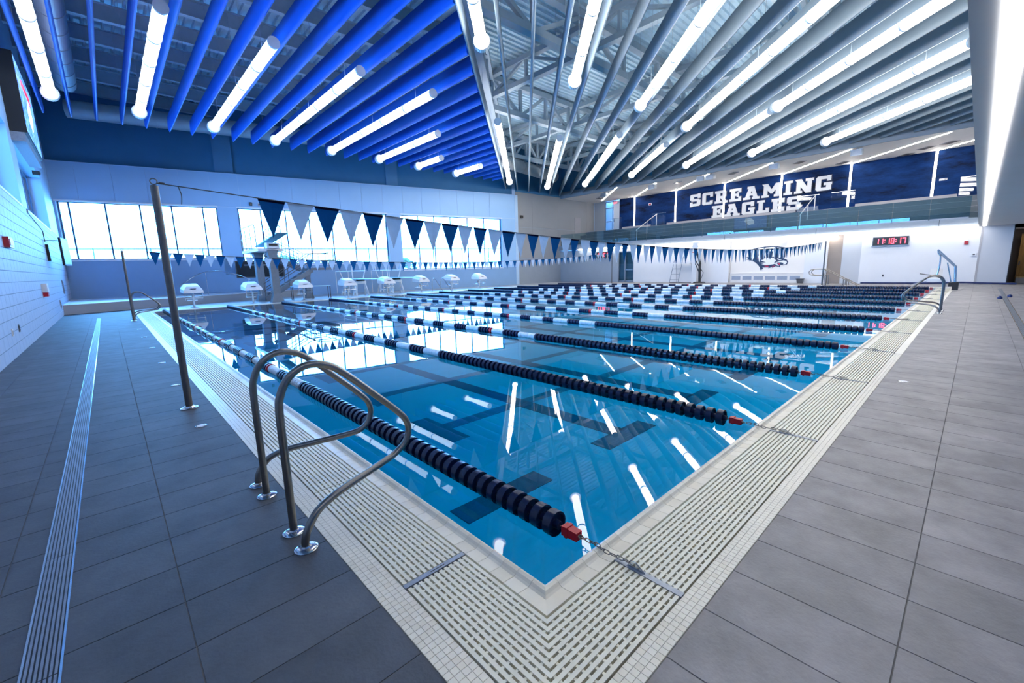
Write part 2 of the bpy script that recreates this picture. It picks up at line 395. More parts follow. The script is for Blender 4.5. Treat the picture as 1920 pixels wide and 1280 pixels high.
for side in 'xy':
    o = strip(0, 0.05-g, side, True).build('coping_tile', M_mosaic2, rim)
    mesh = [strip(g, 0.10-g, side).mesh('coping_tile', q) for q in (M_mosaic, M_mosaic2)]
    for k in range(120):
        s0 = 0.05 + 0.10*k
        place('coping_tile', mesh[k % 3 == 1], rim, (0, s0, 0) if side == 'x' else (s0, 0, 0))
    end = PY if side == 'x' else PX
    rr = MB(); s0 = 12.05
    while s0 < end-0.02:
        q = strip(s0, min(s0+0.3, end)-0.003, side); rr.add(q.v, q.f); s0 += 0.3
    stuff(rr.build('coping_run', M_mosaic, rim))
far = MB()
far.box(PX, PX+0.6, -0.57, PY+0.6, -0.02, 0.004); far.box(-0.6, PX, PY, PY+0.6, -0.02, 0.004)
far.build('far_coping', M_mosaic, rim)
# mosaic border outside the grating
def mos(i, r, side):
    a = -0.575 + 0.031*i; d = 0.488 + 0.031*r
    return ((-d-0.031, -d, a, a+0.031) if side == 'x' else (a, a+0.031, -d-0.031, -d))
def mos_ok(t, side):
    cx, cy = (t[0]+t[1])/2, (t[2]+t[3])/2
    return (cx <= cy) if side == 'x' else (cx > cy)
ml = []
for side in 'xy':
    for i in range(0, 260):
        for r in range(4 if side == 'x' else 3):
            t = mos(i, r, side)
            if t[0] < -0.615 or t[2] < -0.585: continue
            if mos_ok(t, side): ml.append(t)
ml.sort(key=lambda t: dist(t[0], t[2]) if seen(t[0], t[2]) else 99)
mm = [MB().box(0.001, 0.03, 0.001, 0.03, -0.01, 0.002).mesh('mosaic_tile', q) for q in (M_mosaic, M_mosaic2)]
mr = MB()
for n, t in enumerate(ml):
    if n < 300: place('mosaic_tile', mm[random.random() < 0.3], rim, (t[0], t[2], 0))
    else: mr.box(t[0]+0.001, t[1]-0.001, t[2]+0.001, t[3]-0.001, -0.01, 0.002)
mr.box(-0.612, -0.488, 7.5, PY+0.6, -0.01, 0.002); mr.box(7.5, PX+0.6, -0.582, -0.488, -0.01, 0.002)
stuff(mr.build('mosaic_border', M_mosaic, rim))
MB().box(-0.612, -0.487, -0.582, PY+0.6, -0.05, -0.001).build('border_bed', M_mgrout, rim)
MB().box(-0.612, PX+0.6, -0.582, -0.487, -0.05, -0.001).build('border_bed', M_mgrout, rim)
# slatted grating
def grating(side, label, cuts):
    t = thing('gutter_grating', label, 'grating', (-0.3, -0.3, 0) if side == 'x' else (0.3, -0.3, 0), 0, 'gutter gratings round the pool rim')
    NS = 12; pitch = 0.0288
    for j in range(NS):
        d = 0.145 + pitch*j
        for c in range(len(cuts)-1):
            gp_ = 0.004 if side == 'x' else 0.0168; a, b = cuts[c]+gp_, cuts[c+1]-gp_
            if c == 0: lo0, lo1 = -d-0.0, -d-0.018
            else: lo0 = lo1 = a
            m = MB(); zt, zb = 0.004, -0.026
            if side == 'x':
                m.hexa([(-d-0.016,lo1,zb),(-d-0.002,lo0,zb),(-d-0.002,b,zb),(-d-0.016,b,zb)], [(-d-0.018,lo1,zt),(-d,lo0,zt),(-d,b,zt),(-d-0.018,b,zt)])
            else:
                m.hexa([(lo1,-d-0.016,zb),(b,-d-0.016,zb),(b,-d-0.002,zb),(lo0,-d-0.002,zb)], [(lo1,-d-0.018,zt),(b,-d-0.018,zt),(b,-d,zt),(lo0,-d,zt)])
            m.build('slat', M_slat, t)
    ties = MB()
    for q in range(-9, 130):
        a = 0.046*q
        if a > 5.4: break
        lo = max(0.146, -a); hi = 0.48
        if lo >= hi: continue
        if side == 'x': ties.box(-hi, -lo, a, a+0.012, -0.022, 0.0005)
        else: ties.box(a, a+0.012, -hi, -lo, -0.022, 0.0005)
    stuff(ties.build('cross_ties', M_slat, t))
    return t
cl = [0, 0.435, 0.47] + [0.47+1.22*k for k in range(1, 19)]; cl = [c for c in cl if c < PY] + [PY]
cuts_l = [0, 0.438] + [0.47+1.22*k for k in range(0, 19)] + [PY]
gl = grating('x', 'ivory slatted gutter grating running along the grab-rail side of the pool', cuts_l)
cuts_r = [0]
grs = [0] + [v for x in LX for v in (x,)] + [PX]
gr = grating('y', 'ivory slatted gutter grating under the lane line anchor chains', [0] + LX + [PX])
sb = MB(); sb.box(-0.487, -0.14, 0.44, 0.468, -0.03, 0.006); sb.build('joint_plate', M_galv, gl)
MB().box(-0.34, -0.26, 0.452, 0.457, 0.0055, 0.0065).build('plate_slot', M_black, gl)

# ---------------------------------------------------------------- trench drains
def drain(label, x0, x1, y0, y1, along):
    t = thing('trench_drain', label, 'drain', (x0, y0, 0)); bars = 7
    f = MB()
    if along == 'y':
        f.box(x0, x0+0.008, y0, y1, -0.02, 0.004); f.box(x1-0.008, x1, y0, y1, -0.02, 0.004)
    else:
        f.box(x0, x1, y0, y0+0.008, -0.02, 0.004); f.box(x0, x1, y1-0.008, y1, -0.02, 0.004)
    f.build('frame', M_chrome, t)
    MB().box(x0, x1, y0, y1, 0.0, 0.0008).build('channel', M_black, t)
    L0, L1 = (y0, y1) if along == 'y' else (x0, x1); a = L0; n = 0
    while a < L1 - 0.05:
        b = min(a+1.0, L1) - 0.006; m = MB(); wdt = (x1-x0 if along == 'y' else y1-y0) - 0.02
        for k in range(bars):
            c = 0.010 + wdt*(k+0.5)/bars
            if along == 'y': m.box(x0+c-0.0042, x0+c+0.0042, a, b, 0.0008, 0.003)
            else: m.box(a, b, y0+c-0.0042, y0+c+0.0042, 0.0008, 0.003)
        m.build('grate', M_galv, t); a += 1.0
    return t
drain('long steel trench drain in the deck beside the block wall', -1.765, -1.645, -1.0, 21.4, 'y')
drain('steel trench drain in the deck before the opening with the plywood door', 3.0, 27.2, -2.04, -1.92, 'x')

# ---------------------------------------------------------------- left wall of blocks, with high windows
XL = -2.8
lw = MB()
lw.box(-3.3, XL-0.008, -5, 33, 0, 3.65)
lw.box(-3.3, XL, -5, 33, 5.85, RZ+0.4)
for a, b in ((-5, 4.5), (17.9, 19.2), (27.0, 33)): lw.box(-3.3, XL, a, b, 3.65, 5.85)
wl = struct(lw.build('wall_left', [M_panel]))
MB().box(XL-0.012, XL-0.004, -5, 32.3, 0, 3.64).build('mortar_bed', M_mortar, wl)
CH, BL = 0.2433, 0.466
blocks = []
for r in range(15):
    for k in range(-10, 72):
        y0 = k*BL + (BL/2 if r % 2 else 0)
        if y0 > 32.2 or y0 < -4.6: continue
        blocks.append((r, y0))
bm_ = MB().hexa([(XL-0.008,0.005,0.005),(XL-0.008,BL-0.005,0.005),(XL-0.008,BL-0.005,CH-0.005),(XL-0.008,0.005,CH-0.005)],
                [(XL,0.009,0.009),(XL,BL-0.009,0.009),(XL,BL-0.009,CH-0.009),(XL,0.009,CH-0.009)])
bme = bm_.mesh('block', M_block)
inv = sorted([b for b in blocks if b[1] > 8.5], key=lambda b: b[1])
nearb = set(inv[:300]); rb = MB()
for b in blocks:
    if b in nearb: place('block', bme, wl, (0, b[1], b[0]*CH))
    elif b[1] > -1: rb.add([(v[0], v[1]+b[1], v[2]+b[0]*CH) for v in bm_.v], bm_.f)
stuff(rb.build('block_field', M_block, wl))
def left_window(name, y0, y1, mull):
    f = MB(); x0, x1 = -3.26, -3.2
    f.box(x0, x1, y0, y1, 3.65, 3.71); f.box(x0, x1, y0, y1, 5.79, 5.85)
    o = struct(f.build(name, M_mull))
    ms = [y0+0.03] + mull + [y1-0.03]
    for m in ms: MB().box(x0, x1, m-0.03, m+0.03, 3.71, 5.79).build('mullion', M_mull, o)
    for a, b in zip(ms, ms[1:]): MB().box(-3.235, -3.225, a+0.03, b-0.03, 3.71, 5.79).build('pane', M_glass, o)
    MB().box(-3.25, XL+0.01, y0-0.02, y1+0.02, 3.60, 3.66).build('sill', M_trimw, o)
left_window('window_4', 4.5, 17.9, [7.2, 9.9, 12.6, 15.3])
left_window('window_5', 19.2, 27.0, [21.2, 23.1, 25.1])

# ---------------------------------------------------------------- oblique window wall
P0 = Vector((-2.8, 32.0, 0)); E_ = Vector((27.8, -5.7, 0)).normalized(); N_ = Vector((-5.7, -27.8, 0)).normalized()
def WP(s, t, z): q = P0 + E_*s + N_*t; return (q.x, q.y, z)
def wbox(m, s0, s1, t0, t1, z0, z1, mi=0):
    """box in wall coordinates: s along the wall, t out into the hall"""
    return m.hexa([WP(s0,t1,z0),WP(s1,t1,z0),WP(s1,t0,z0),WP(s0,t0,z0)], [WP(s0,t1,z1),WP(s1,t1,z1),WP(s1,t0,z1),WP(s0,t0,z1)], mi)
WIN = [(0.10, 7.10, 2.52, [0.52, 1.98, 3.45, 4.88, 6.37]), (8.15, 17.35, 2.12, [9.38, 10.78, 12.17, 13.60, 15.06, 16.5]), (18.35, 27.0, 1.55, [19.76, 21.05, 22.43, 23.91, 25.42])]
TOP = 5.56; S1 = 28.35
wb = MB()
for s0, s1, z1 in ((-0.3, 7.6, 2.50), (7.6, 17.85, 2.10), (17.85, S1, 1.53)): wbox(wb, s0, s1, -0.4, 0, 0, z1, 1)
for s0, s1 in ((-0.3, 0.10), (7.10, 8.15), (17.35, 18.35), (27.0, S1)): wbox(wb, s0, s1, -0.4, 0, 1.5, TOP, 0)
wbox(wb, -0.3, S1, -0.4, -0.02, TOP, 7.55, 2)
wall_back = struct(wb.build('wall_back', [M_panel, M_lowwall, M_seam]))
ps = [-0.2] + [1.04+1.463*k for k in range(18)] + [S1]
for a, b in zip(ps, ps[1:]): wbox(MB(), a+0.008, b-0.008, -0.02, 0.0, TOP+0.06, 7.55).build('panel', M_panel, wall_back)
up = MB(); wbox(up, -0.4, S1, -0.7, -0.3, 7.55, RZ+0.4)
upper = up.build('upper_band', M_dark, wall_back)
for a, b in ((7.25, 8.2), (17.55, 18.4)): wbox(MB(), a, b, -0.3, -0.2, 7.56, RZ+0.3).build('pilaster', M_darkcol, wall_back)
wbox(MB(), -0.2, S1, -0.3, 0.02, 7.53, 7.57).build('ledge_cap', M_seam, wall_back)
def back_window(i, s0, s1, sill, mull):
    f = MB(); wbox(f, s0, s1, -0.30, -0.22, sill, sill+0.05); wbox(f, s0, s1, -0.30, -0.22, TOP-0.05, TOP)
    o = struct(f.build('window_%d' % i, M_mull)); ms = [s0+0.03] + mull + [s1-0.03]
    for m in ms: wbox(MB(), m-0.036, m+0.036, -0.30, -0.22, sill+0.05, TOP-0.05).build('mullion', M_mull, o)
    for a, b in zip(ms, ms[1:]): wbox(MB(), a+0.036, b-0.036, -0.265, -0.255, sill+0.05, TOP-0.05).build('pane', M_glass, o)
    wbox(MB(), s0-0.03, s1+0.03, -0.22, 0.05, sill-0.09, sill+0.002).build('sill', M_trimw, o)
    wbox(MB(), s0-0.05, s1+0.05, -0.1, 0.06, TOP-0.02, TOP+0.07).build('head_trim', M_trimw, o)
for i, q in enumerate(WIN): back_window(i+1, *q)
# ledge that tapers along the window wall
lg = MB(); a, b, c = (-2.8, 25.1), (8.1, 29.72), (-2.8, 31.99)
lg.add([(*a,0),(*b,0),(*c,0),(*a,0.40),(*b,0.40),(*c,0.40)], [(2,1,0),(3,4,5),(0,1,4,3),(1,2,5,4),(2,0,3,5)])
led = tag(lg.build('concrete_ledge', M_greyblue, None, (-2.8, 25.1, 0)), 'low tapering grey ledge below the window nearest the block wall', 'ledge')
MB().add([(-2.8,25.06,0.40),(8.15,29.7,0.40),(-2.8,31.99,0.40),(-2.8,25.06,0.42),(8.15,29.7,0.42),(-2.8,31.99,0.42)], [(2,1,0),(3,4,5),(0,1,4,3),(1,2,5,4),(2,0,3,5)]).build('cap', M_trimw, led)

# ---------------------------------------------------------------- grey side wall beyond the windows
gw = MB(); gw.box(24.96, 37.4, 26.6, 27.0, 0, RZ+0.4)
gw.hexa([(24.96,26.28,0),(25.3,26.28,0),(25.3,26.6,0),(24.96,26.6,0)], [(24.96,26.28,7.55),(25.3,26.28,7.55),(25.3,26.6,7.55),(24.96,26.6,7.55)])
wall_side = struct(gw.build('wall_side', M_seam))
for x0, x1 in ((25.32, 27.4), (27.4, 30.9), (30.9, 35.4), (35.4, 36.6)):
    for z0, z1 in ((2.3, 4.95), (4.95, 7.9)):
        MB().box(x0+0.006, x1-0.006, 26.58, 26.6, z0+0.006, z1-0.006).build('panel', M_greywall, wall_side)
MB().box(25.3, 31.2, 26.57, 26.6, 0, 2.3).build('lower_panel', M_greyblue, wall_side)
MB().box(25.3, 37, 26.57, 26.6, 7.9, RZ+0.3).build('upper_panel', M_dark, wall_side)
MB().box(33.4, 34.3, 26.55, 26.58, 4.6, 6.2).build('access_door', M_knee, wall_side)

# ---------------------------------------------------------------- end wall below the balcony
XE = 31.2; ZL = 2.90
ew = MB()
def eb(y0, y1, z0, z1, x0=XE, x1=XE+0.35, mi=0): ew.box(x0, x1, y0, y1, z0, z1, mi)
eb(20.05, 26.6, 0, ZL, mi=1); eb(10.9, 18.55, 0, ZL); eb(18.55, 20.05, 2.6, ZL)
eb(6.33, 10.9, 0, ZL, XE+0.3, XE+0.6, 2); eb(5.15, 6.33, 0, ZL); eb(4.44, 5.15, 0, ZL, XE+0.12, XE+0.4, 3)
eb(3.54, 4.44, 0, ZL, XE+0.05, XE+0.4, 4); eb(-1.2, 3.54, 0, ZL); eb(-2.25, -1.2, 0, ZL, XE-0.02, XE+0.35, 4); eb(-3.6, -2.25, 2.75, ZL); eb(-5, -3.6, 0, ZL)
wall_end = struct(ew.build('wall_end', [M_white_wall, M_greyblue, M_cream, M_tan, M_endgrey]))
MB().box(XE-0.03, XE, -1.24, -1.16, 0, ZL).build('corner_trim', M_knee, wall_end)
# opening with the plywood door, and a small room behind
rm = MB(); rm.box(34.3, 34.5, -4.5, -1.5, 0, ZL); rm.box(31.55, 34.4, -2.3, -2.25, 0, ZL); rm.box(31.55, 34.4, -4.5, -4.45, 0, ZL)
MBr = rm.build('lobby_walls', M_tan, wall_end)
MB().box(31.2, 34.5, -4.5, -2.25, 2.75, 2.9).build('lobby_ceiling', M_soffit, wall_end)
dr = MB(); dr.box(33.6, 33.66, -3.5, -2.62, 0, 2.5)
door4 = struct(dr.build('door_4', M_wood)); MB().box(33.58, 33.6, -2.70, -2.66, 0.9, 1.1).build('door_handle', M_steeld, door4)
# glazed double door
gd = MB()
for y in (18.55, 19.35, 19.42, 20.0): gd.box(31.24, 31.32, y, y+0.06, 0, 2.6)
gd.box(31.24, 31.32, 18.55, 20.06, 2.5, 2.6); gd.box(31.24, 31.32, 18.55, 20.06, 0, 0.14)
door1 = struct(gd.build('door_1', M_galv))
for a, b in ((18.61, 19.35), (19.48, 20.0)): MB().box(31.275, 31.285, a, b, 0.14, 2.5).build('pane', M_rail_glass, door1)
MB().box(31.15, 31.2, 18.62, 19.35, 1.0, 1.08).build('push_bar', M_chrome, door1)
MB().box(31.6, 31.62, 18.3, 20.3, 0, 2.7).build('backing', M_greyblue, door1)
# radiator grilles in the alcove
gp = MB(); gp.box(XE+0.16, XE+0.3, 6.36, 10.87, 0.0, 0.62); gp.box(XE+0.14, XE+0.3, 6.34, 10.89, 0.62, 0.66)
cab = tag(gp.build('convector_cabinet', M_cream, None, (XE+0.2, 8.6, 0)), 'long cream convector cabinet with six louvred grilles under the eagle emblem', 'convector')
for k in range(6):
    y1 = 10.72 - 0.72*k; q = MB().box(XE+0.150, XE+0.162, y1-0.58, y1, 0.20, 0.46).build('grille', M_galv, cab)
    s = MB()
    for j in range(8): s.box(XE+0.146, XE+0.152, y1-0.57, y1-0.01, 0.215+0.03*j, 0.228+0.03*j)
    stuff(s.build('louvre', M_knee, q))

# ---------------------------------------------------------------- balcony
bs = MB(); bs.box(30.95, 37.2, -1.04, 26.6, 2.96, 3.34)
balcony = struct(bs.build('floor_balcony', M_fascia))
for y in (22.0, 16.6, 11.2, 5.8, 0.4): MB().box(30.945, 30.952, y-0.008, y+0.008, 2.96, 3.34).build('fascia_joint', M_black, balcony)
for i in range(4):
    x = 32.3 + 0.95*i; z = 3.34 + 0.37*i
    MB().box(x, 37.0, -1.05, 26.5, z, z+0.36).build('riser', M_riser, balcony)
    MB().box(x-0.03, x+0.95, -1.05, 26.5, z+0.36, z+0.375).build('tread', M_knee, balcony)
for y0, y1 in ((8.27, 18.2), (0.06, 4.83), (19.8, 22.8)): MB().box(35.95, 36.1, y0, y1, 4.8, 5.06).build('knee_wall', M_knee, balcony)
led_ = struct(MB().box(30.90, 30.95, -1.04, 24.2, 2.90, 2.96).build('trim_1', M_strip))
for k in range(18):
    y1 = 26.3 - 1.5*k; y0 = y1-1.47
    if y0 < -1.04: break
    gpn = MB().box(30.98, 30.995, y0, y1, 3.36, 4.42).build('glass_panel', M_rail_glass, balcony)
    MB().box(30.97, 31.005, y0+0.02, y1-0.02, 3.34, 3.40).build('shoe', M_galv, gpn)
mw = MB(); mw.box(36.7, 37.0, -1.1, 23.6, 3.3, 7.8)
wall_mural = struct(mw.build('wall_mural', M_mural))
MB().box(36.7, 37.0, 25.3, 26.6, 3.3, 7.8).build('beige_return', M_greywall, wall_mural)
ud = MB(); ud.box(36.72, 36.8, 25.2, 25.3, 4.9, 7.75); ud.box(36.72, 36.8, 24.35, 24.43, 4.9, 7.75); ud.box(36.72, 36.8, 24.35, 25.3, 7.05, 7.15); ud.box(36.72, 36.8, 24.35, 25.3, 7.65, 7.75)
door2 = struct(ud.build('door_2', M_galv))
MB().box(36.75, 36.76, 24.43, 25.2, 4.9, 7.65).build('pane', M_glass, door2); MB().box(36.68, 36.72, 24.5, 25.15, 5.75, 5.83).build('push_bar', M_chrome, door2)
ud = MB(); ud.box(36.72, 36.8, 23.6, 24.3, 4.9, 7.75); door3 = struct(ud.build('door_3', M_white)); MB().box(36.70, 36.72, 24.2, 24.26, 5.7, 6.0).build('door_handle', M_steeld, door3)
MB().box(37.5, 37.6, 23.5, 26.6, 3.3, 7.8).build('room_beyond', M_white_wall, door2)
# soffit over the balcony
so = MB(); so.box(31.3, 37.2, -1.04, 26.6, 7.80, 8.0)
soffit = struct(so.build('ceiling_balcony', M_soffit))
MB().box(31.25, 31.34, -1.04, 26.6, 7.78, 8.35).build('fascia', M_fascia, soffit); MB().box(31.34, 31.5, -1.04, 26.6, 8.0, RZ+0.3).build('bulkhead', M_dark, soffit)
# dropped ceiling over the near deck
sr = MB(); sr.box(-3.2, 31.6, -5.2, -1.04, 2.90, 3.2); sr.box(-3.2, 37, -1.15, -1.04, 3.2, RZ+0.4)
ceil_r = struct(sr.build('ceiling_right', M_soffit2))
struct(MB().box(-2.5, 31.0, -1.30, -1.185, 2.885, 2.90).build('trim_2', M_strip2))
# walls behind the viewer
wr = struct(MB().box(-3.2, 34.5, -5.3, -5.0, 0, 3.2).build('wall_right', M_panel))

# ---------------------------------------------------------------- roof deck and steel
rf = MB(); rf.box(-3.5, 38, -5.3, 34, RZ+0.1, RZ+0.3)
ceiling = struct(rf.build('ceiling', M_roof))
D0 = 2.36                                              # the two baffle fields meet on y = x + D0
r1 = MB(); x = -2.8
while x < 30:
    y0 = max(x + D0, -1); 
    if y0 < 31.8: r1.hexa([(x,y0,RZ+0.1),(x+0.12,y0,RZ+0.1),(x+0.12,32,RZ+0.1),(x,32,RZ+0.1)], [(x+0.03,y0,RZ+0.02),(x+0.09,y0,RZ+0.02),(x+0.09,32,RZ+0.02),(x+0.03,32,RZ+0.02)])
    x += 0.30
y = -1.0
while y < 27:
    x0 = max(y - D0, -2.8)
    r1.hexa([(x0,y,RZ+0.1),(31.3,y,RZ+0.1),(31.3,y+0.12,RZ+0.1),(x0,y+0.12,RZ+0.1)], [(x0,y+0.03,RZ+0.02),(31.3,y+0.03,RZ+0.02),(31.3,y+0.09,RZ+0.02),(x0,y+0.09,RZ+0.02)])
    y += 0.30
stuff(r1.build('deck_ribs', M_roof, ceiling))
def ibeam(a, b, w, h, nm='beam'):
    m = MB(); a = Vector(a); b = Vector(b); u = Vector((0,0,h/2))
    m.beam(a+u, b+u, w, 0.04); m.beam(a-u, b-u, w, 0.04); m.beam(a, b, 0.03, h); return m.build(nm, M_beam, ceiling)
k = 0
for y in [5.5+2.3*i for i in range(12)]:              # purlins of the blue half
    ibeam((-2.8, y, 11.05), (min(y-D0, 24), y, 11.05), 0.22, 0.55)
def truss(a, b, h, n, wd=0.18):
    m = MB(); a = Vector(a); b = Vector(b); u = Vector((0,0,h))
    m.beam(a, b, wd+0.06, wd); m.beam(a+u, b+u, wd+0.06, wd)
    for i in range(n+1):
        p = a + (b-a)*i/n; m.beam(p, p+u, wd*0.6, wd*0.6, (b-a))
        if i < n:
            q = a + (b-a)*(i+1)/n
            m.beam(p if i % 2 else p+u, q+u if i % 2 else q, wd*0.6, wd*0.6)
    m.build('truss', M_beam, ceiling)
for c in (4.0, 10.5, 17.0, 23.5): truss((max(c-D0, -2.7), c, 9.75), (31.2, c, 9.75), 1.45, 8, 0.26)
for c in (7.5, 14.5, 21.5, 28.0): truss((c, -1.0, 10.2), (c, min(c+D0, 26.5), 10.2), 1.0, 7, 0.22)
truss((-2.7, -0.3, 9.6), (24.0, 26.4, 9.6), 1.5, 12, 0.26)
R2 = 2**0.5
def UV(u, v): return ((u - v)/R2, (u + v)/R2)           # along / across the diagonal of the grey baffles
ORD = ['first','second','third','fourth','fifth','sixth','seventh','eighth','ninth','tenth','eleventh','twelfth','thirteenth','fourteenth','fifteenth','sixteenth','seventeenth','eighteenth','nineteenth','twentieth','twenty-first','twenty-second','twenty-third','twenty-fourth','twenty-fifth','twenty-sixth','twenty-seventh','twenty-eighth','twenty-ninth','thirtieth']

# ---------------------------------------------------------------- ceiling baffles
def baffle(a, b, label, group, m, cat='baffle'):
    """hanging blade from a to b: rounded lower edge, narrow top, end plates and wires"""
    a = Vector((*a, 0)); b = Vector((*b, 0)); d = (b-a).normalized(); r = Vector((d.y, -d.x, 0))
    sec = [(-0.030, 8.62), (-0.045, 8.40), (-0.055, 8.16), (-0.040, 8.05), (-0.015, 8.0), (0.015, 8.0), (0.040, 8.05), (0.055, 8.16), (0.045, 8.40), (0.030, 8.62)]
    n = len(sec); mb = MB()
    vs = [a + r*x + Vector((0,0,z)) for x, z in sec] + [b + r*x + Vector((0,0,z)) for x, z in sec]
    mb.add(vs, [(i, (i+1) % n, n+(i+1) % n, n+i) for i in range(n)], 0, True); mb.add(vs, [tuple(range(n)), tuple(range(n, 2*n))])
    t = thing('ceiling_baffle', label, cat, (a.x, a.y, 8.0), 0, group)
    mb.build('blade', m, t)
    L = (b-a).length; wr = MB(); k = max(2, int(L/4))
    for i in range(k):
        p = a + d*(L*(i+0.5)/k); wr.tube([p+Vector((0,0,8.6)), p+Vector((0,0,RZ+0.05))], 0.006, 4)
    wr.build('suspension_wires', M_beam, t)
    return t
bx = [-2.24,-1.45,-0.69,0.11,0.91,1.73,2.56,3.37,4.22,5.07,5.97,6.9,7.79,8.75,9.8] + [10.67+0.87*i for i in range(13)]
for i, x in enumerate(bx):
    y0 = max(x + D0 + 0.08, 3.0)
    if y0 > 24.2: break
    baffle((x, y0), (x, 24.65), 'royal blue ceiling baffle, %s of the blue row counted from the block wall' % ORD[i], 'royal blue ceiling baffles', M_bblue)
gv = [1.67 - 0.975*k for k in range(25)]
for i, v in enumerate(gv):
    u0 = max(-1.30 - v, 2.0) if v > -3.4 else -1.30 - v
    u0 = max(u0, -1.36 - v + 0.0)
    u1 = min(31.2*R2 + v, 26.9*R2 - v)
    # stay inside: y > -1.0
    while UV(u0, v)[1] < -0.98: u0 += 0.05
    if u1 - u0 < 1.0: continue
    baffle(UV(u0, v), UV(u1, v), 'grey ceiling baffle, %s of the grey row counted from the blue baffles' % ORD[i], 'grey ceiling baffles', M_bgrey)

# ---------------------------------------------------------------- tubular ceiling lights
def tube_light(a, b, label, group, m, z=7.78, ring=True):
    a = Vector((*a, z)); b = Vector((*b, z)); d = (b-a).normalized(); L = (b-a).length
    t = thing('tube_light', label, 'ceiling light', tuple(a), 0, group)
    R = 0.15
    MB().tube([a, b], R, 20).build('diffuser', m, t)
    n = max(1, round(L/1.9))
    for i in range(1, n):
        p = a + d*(L*i/n); MB().tube([p-d*0.035, p+d*0.035], R+0.014, 20).build('coupling_ring', M_white, t)
    MB().tube([a-d*0.06, a+d*0.01], R+0.01, 20).build('end_cap', M_duct, t)
    mb = MB(); q = b
    mb.tube([q-d*0.02, q+d*0.18], R+0.08, 22)
    c = mb.build('end_collar', M_white, t)
    f = MB()
    for k in range(22):
        an = 2*PI*k/22; r = Vector((d.y, -d.x, 0)); o = r*math.cos(an) + Vector((0,0,1))*math.sin(an)
        f.beam(q + d*0.02 + o*(R+0.085), q + d*0.16 + o*(R+0.085), 0.02, 0.012, o)
    f.build('fins', M_duct, c)
    w = MB()
    for s in (0.12, 0.5, 0.88):
        p = a + d*(L*s); w.tube([p+Vector((0,0,R)), p+Vector((0,0,RZ-z))], 0.008, 4)
    w.build('hanger_wires', M_beam, t)
    return t
G1 = 'tube lights among the blue baffles'; G2 = 'tube lights among the grey baffles'
for i, (x, y0, y1) in enumerate([(-1.85, 9.0, 21.0), (0.5, 12.66, 21.45), (2.95, 12.75, 21.8), (5.5, 12.9, 22.35), (8.25, 12.95, 22.55), (11.0, 16.8, 22.7), (13.65, 20.45, 22.9), (16.7, 20.65, 23.2)]):
    tube_light((x, y0), (x, y1), 'glowing tube light between blue baffles, %s from the block wall' % ORD[i], G1, M_ewhite_b)
for i, (v, u0, u1, w) in enumerate([(1.18, 18.34, 31.7, 'far light, first from the blue baffles'), (-1.74, 21.2, 34.2, 'far light, second from the blue baffles'), (-4.55, 21.0, 33.6, 'far light, third from the blue baffles'), (-7.35, 23.1, 30.7, 'far light, fourth from the blue baffles'),
        (1.18, 3.5, 11.5, 'near light, first from the blue baffles'), (-1.74, 4.0, 14.4, 'near light, second from the blue baffles'), (-4.7, 5.0, 17.0, 'near light, third from the blue baffles'), (-7.59, 7.5, 20.0, 'near light, fourth from the blue baffles'),
        (-10.25, 18.35, 28.15, 'fifth lane of lights, far half'), (-10.5, 9.7, 17.8, 'fifth lane of lights, near half'), (-13.4, 12.9, 25.6, 'sixth lane of lights'), (-16.35, 15.7, 23.6, 'seventh lane of lights, over the end wall')]):
    # keep each lamp midway between its two baffles
    k = round((1.67 - v)/0.975 - 0.5); vv = 1.67 - 0.975*(k+0.5)
    tube_light(UV(u0, vv), UV(u1, vv), 'glowing tube light between grey baffles, ' + w, G2, M_ewhite_g)

# ---------------------------------------------------------------- ducts
def duct(pts, r, label, bands):
    t = thing('air_duct', label, 'duct', tuple(pts[0]))
    MB().tube(pts, r, 24).build('pipe', M_duct, t)
    a = Vector(pts[0]); b = Vector(pts[-1]); L = (b-a).length; d = (b-a).normalized()
    for i in range(bands):
        p = a + d*(L*(i+0.5)/bands); MB().tube([p-d*0.03, p+d*0.03], r+0.02, 24).build('joint_band', M_duct, t)
    w = MB()
    for s in (0.2, 0.5, 0.8):
        p = a + d*(L*s); w.tube([p+Vector((0,0,r)), Vector((p.x, p.y, RZ+0.05))], 0.012, 4)
    w.build('hanger_rods', M_beam, t)
duct([(-1.45, 5.0, 9.5), (-1.45, 25.4, 9.5)], 0.34, 'round spiral air duct running above the tube light by the block wall', 16)
duct([WP(1.4, 1.0, 9.9), WP(22.5, 1.0, 9.9)], 0.42, 'fat round air duct along the dark band above the windows', 9)
duct([(20.5, 23.3, 9.2), (28.5, 24.9, 9.2)], 0.45, 'short pale air duct high in the corner beyond the blue baffles', 4)

# ---------------------------------------------------------------- pennant strings and their posts
def post(x, y, h, label):
    t = thing('stanchion_post', label, 'post', (x, y, 0), 0, 'posts of the pennant strings')
    MB().lathe([(0, 0.036), (h, 0.036), (h+0.006, 0.030)], 18, c=(x, y, 0)).build('pole', M_steeld, t)
    MB().lathe([(0, 0.085), (0.008, 0.085), (0.014, 0.055), (0.03, 0.045)], 24, c=(x, y, 0)).build('base_flange', M_chrome, t)
    MB().tube([Vector((x,y,h+0.005))] + arc((x, y, h+0.045), 0.03, -PI/2, PI*1.5, 14, (1,0,0), (0,0,1)), 0.006, 6).build('eye_hook', M_steeld, t)
    return t
post(-0.82, 4.73, 2.42, 'tall dark steel pennant post in the left deck near the grab rails')
post(-0.79, 18.8, 2.40, 'tall dark steel pennant post beside the far-left grab rail')
post(28.4, 4.73, 2.45, 'slim pennant post on the far deck beside the stair handrails')
post(28.4, 18.8, 2.40, 'slim pennant post on the far deck before the glazed double door')
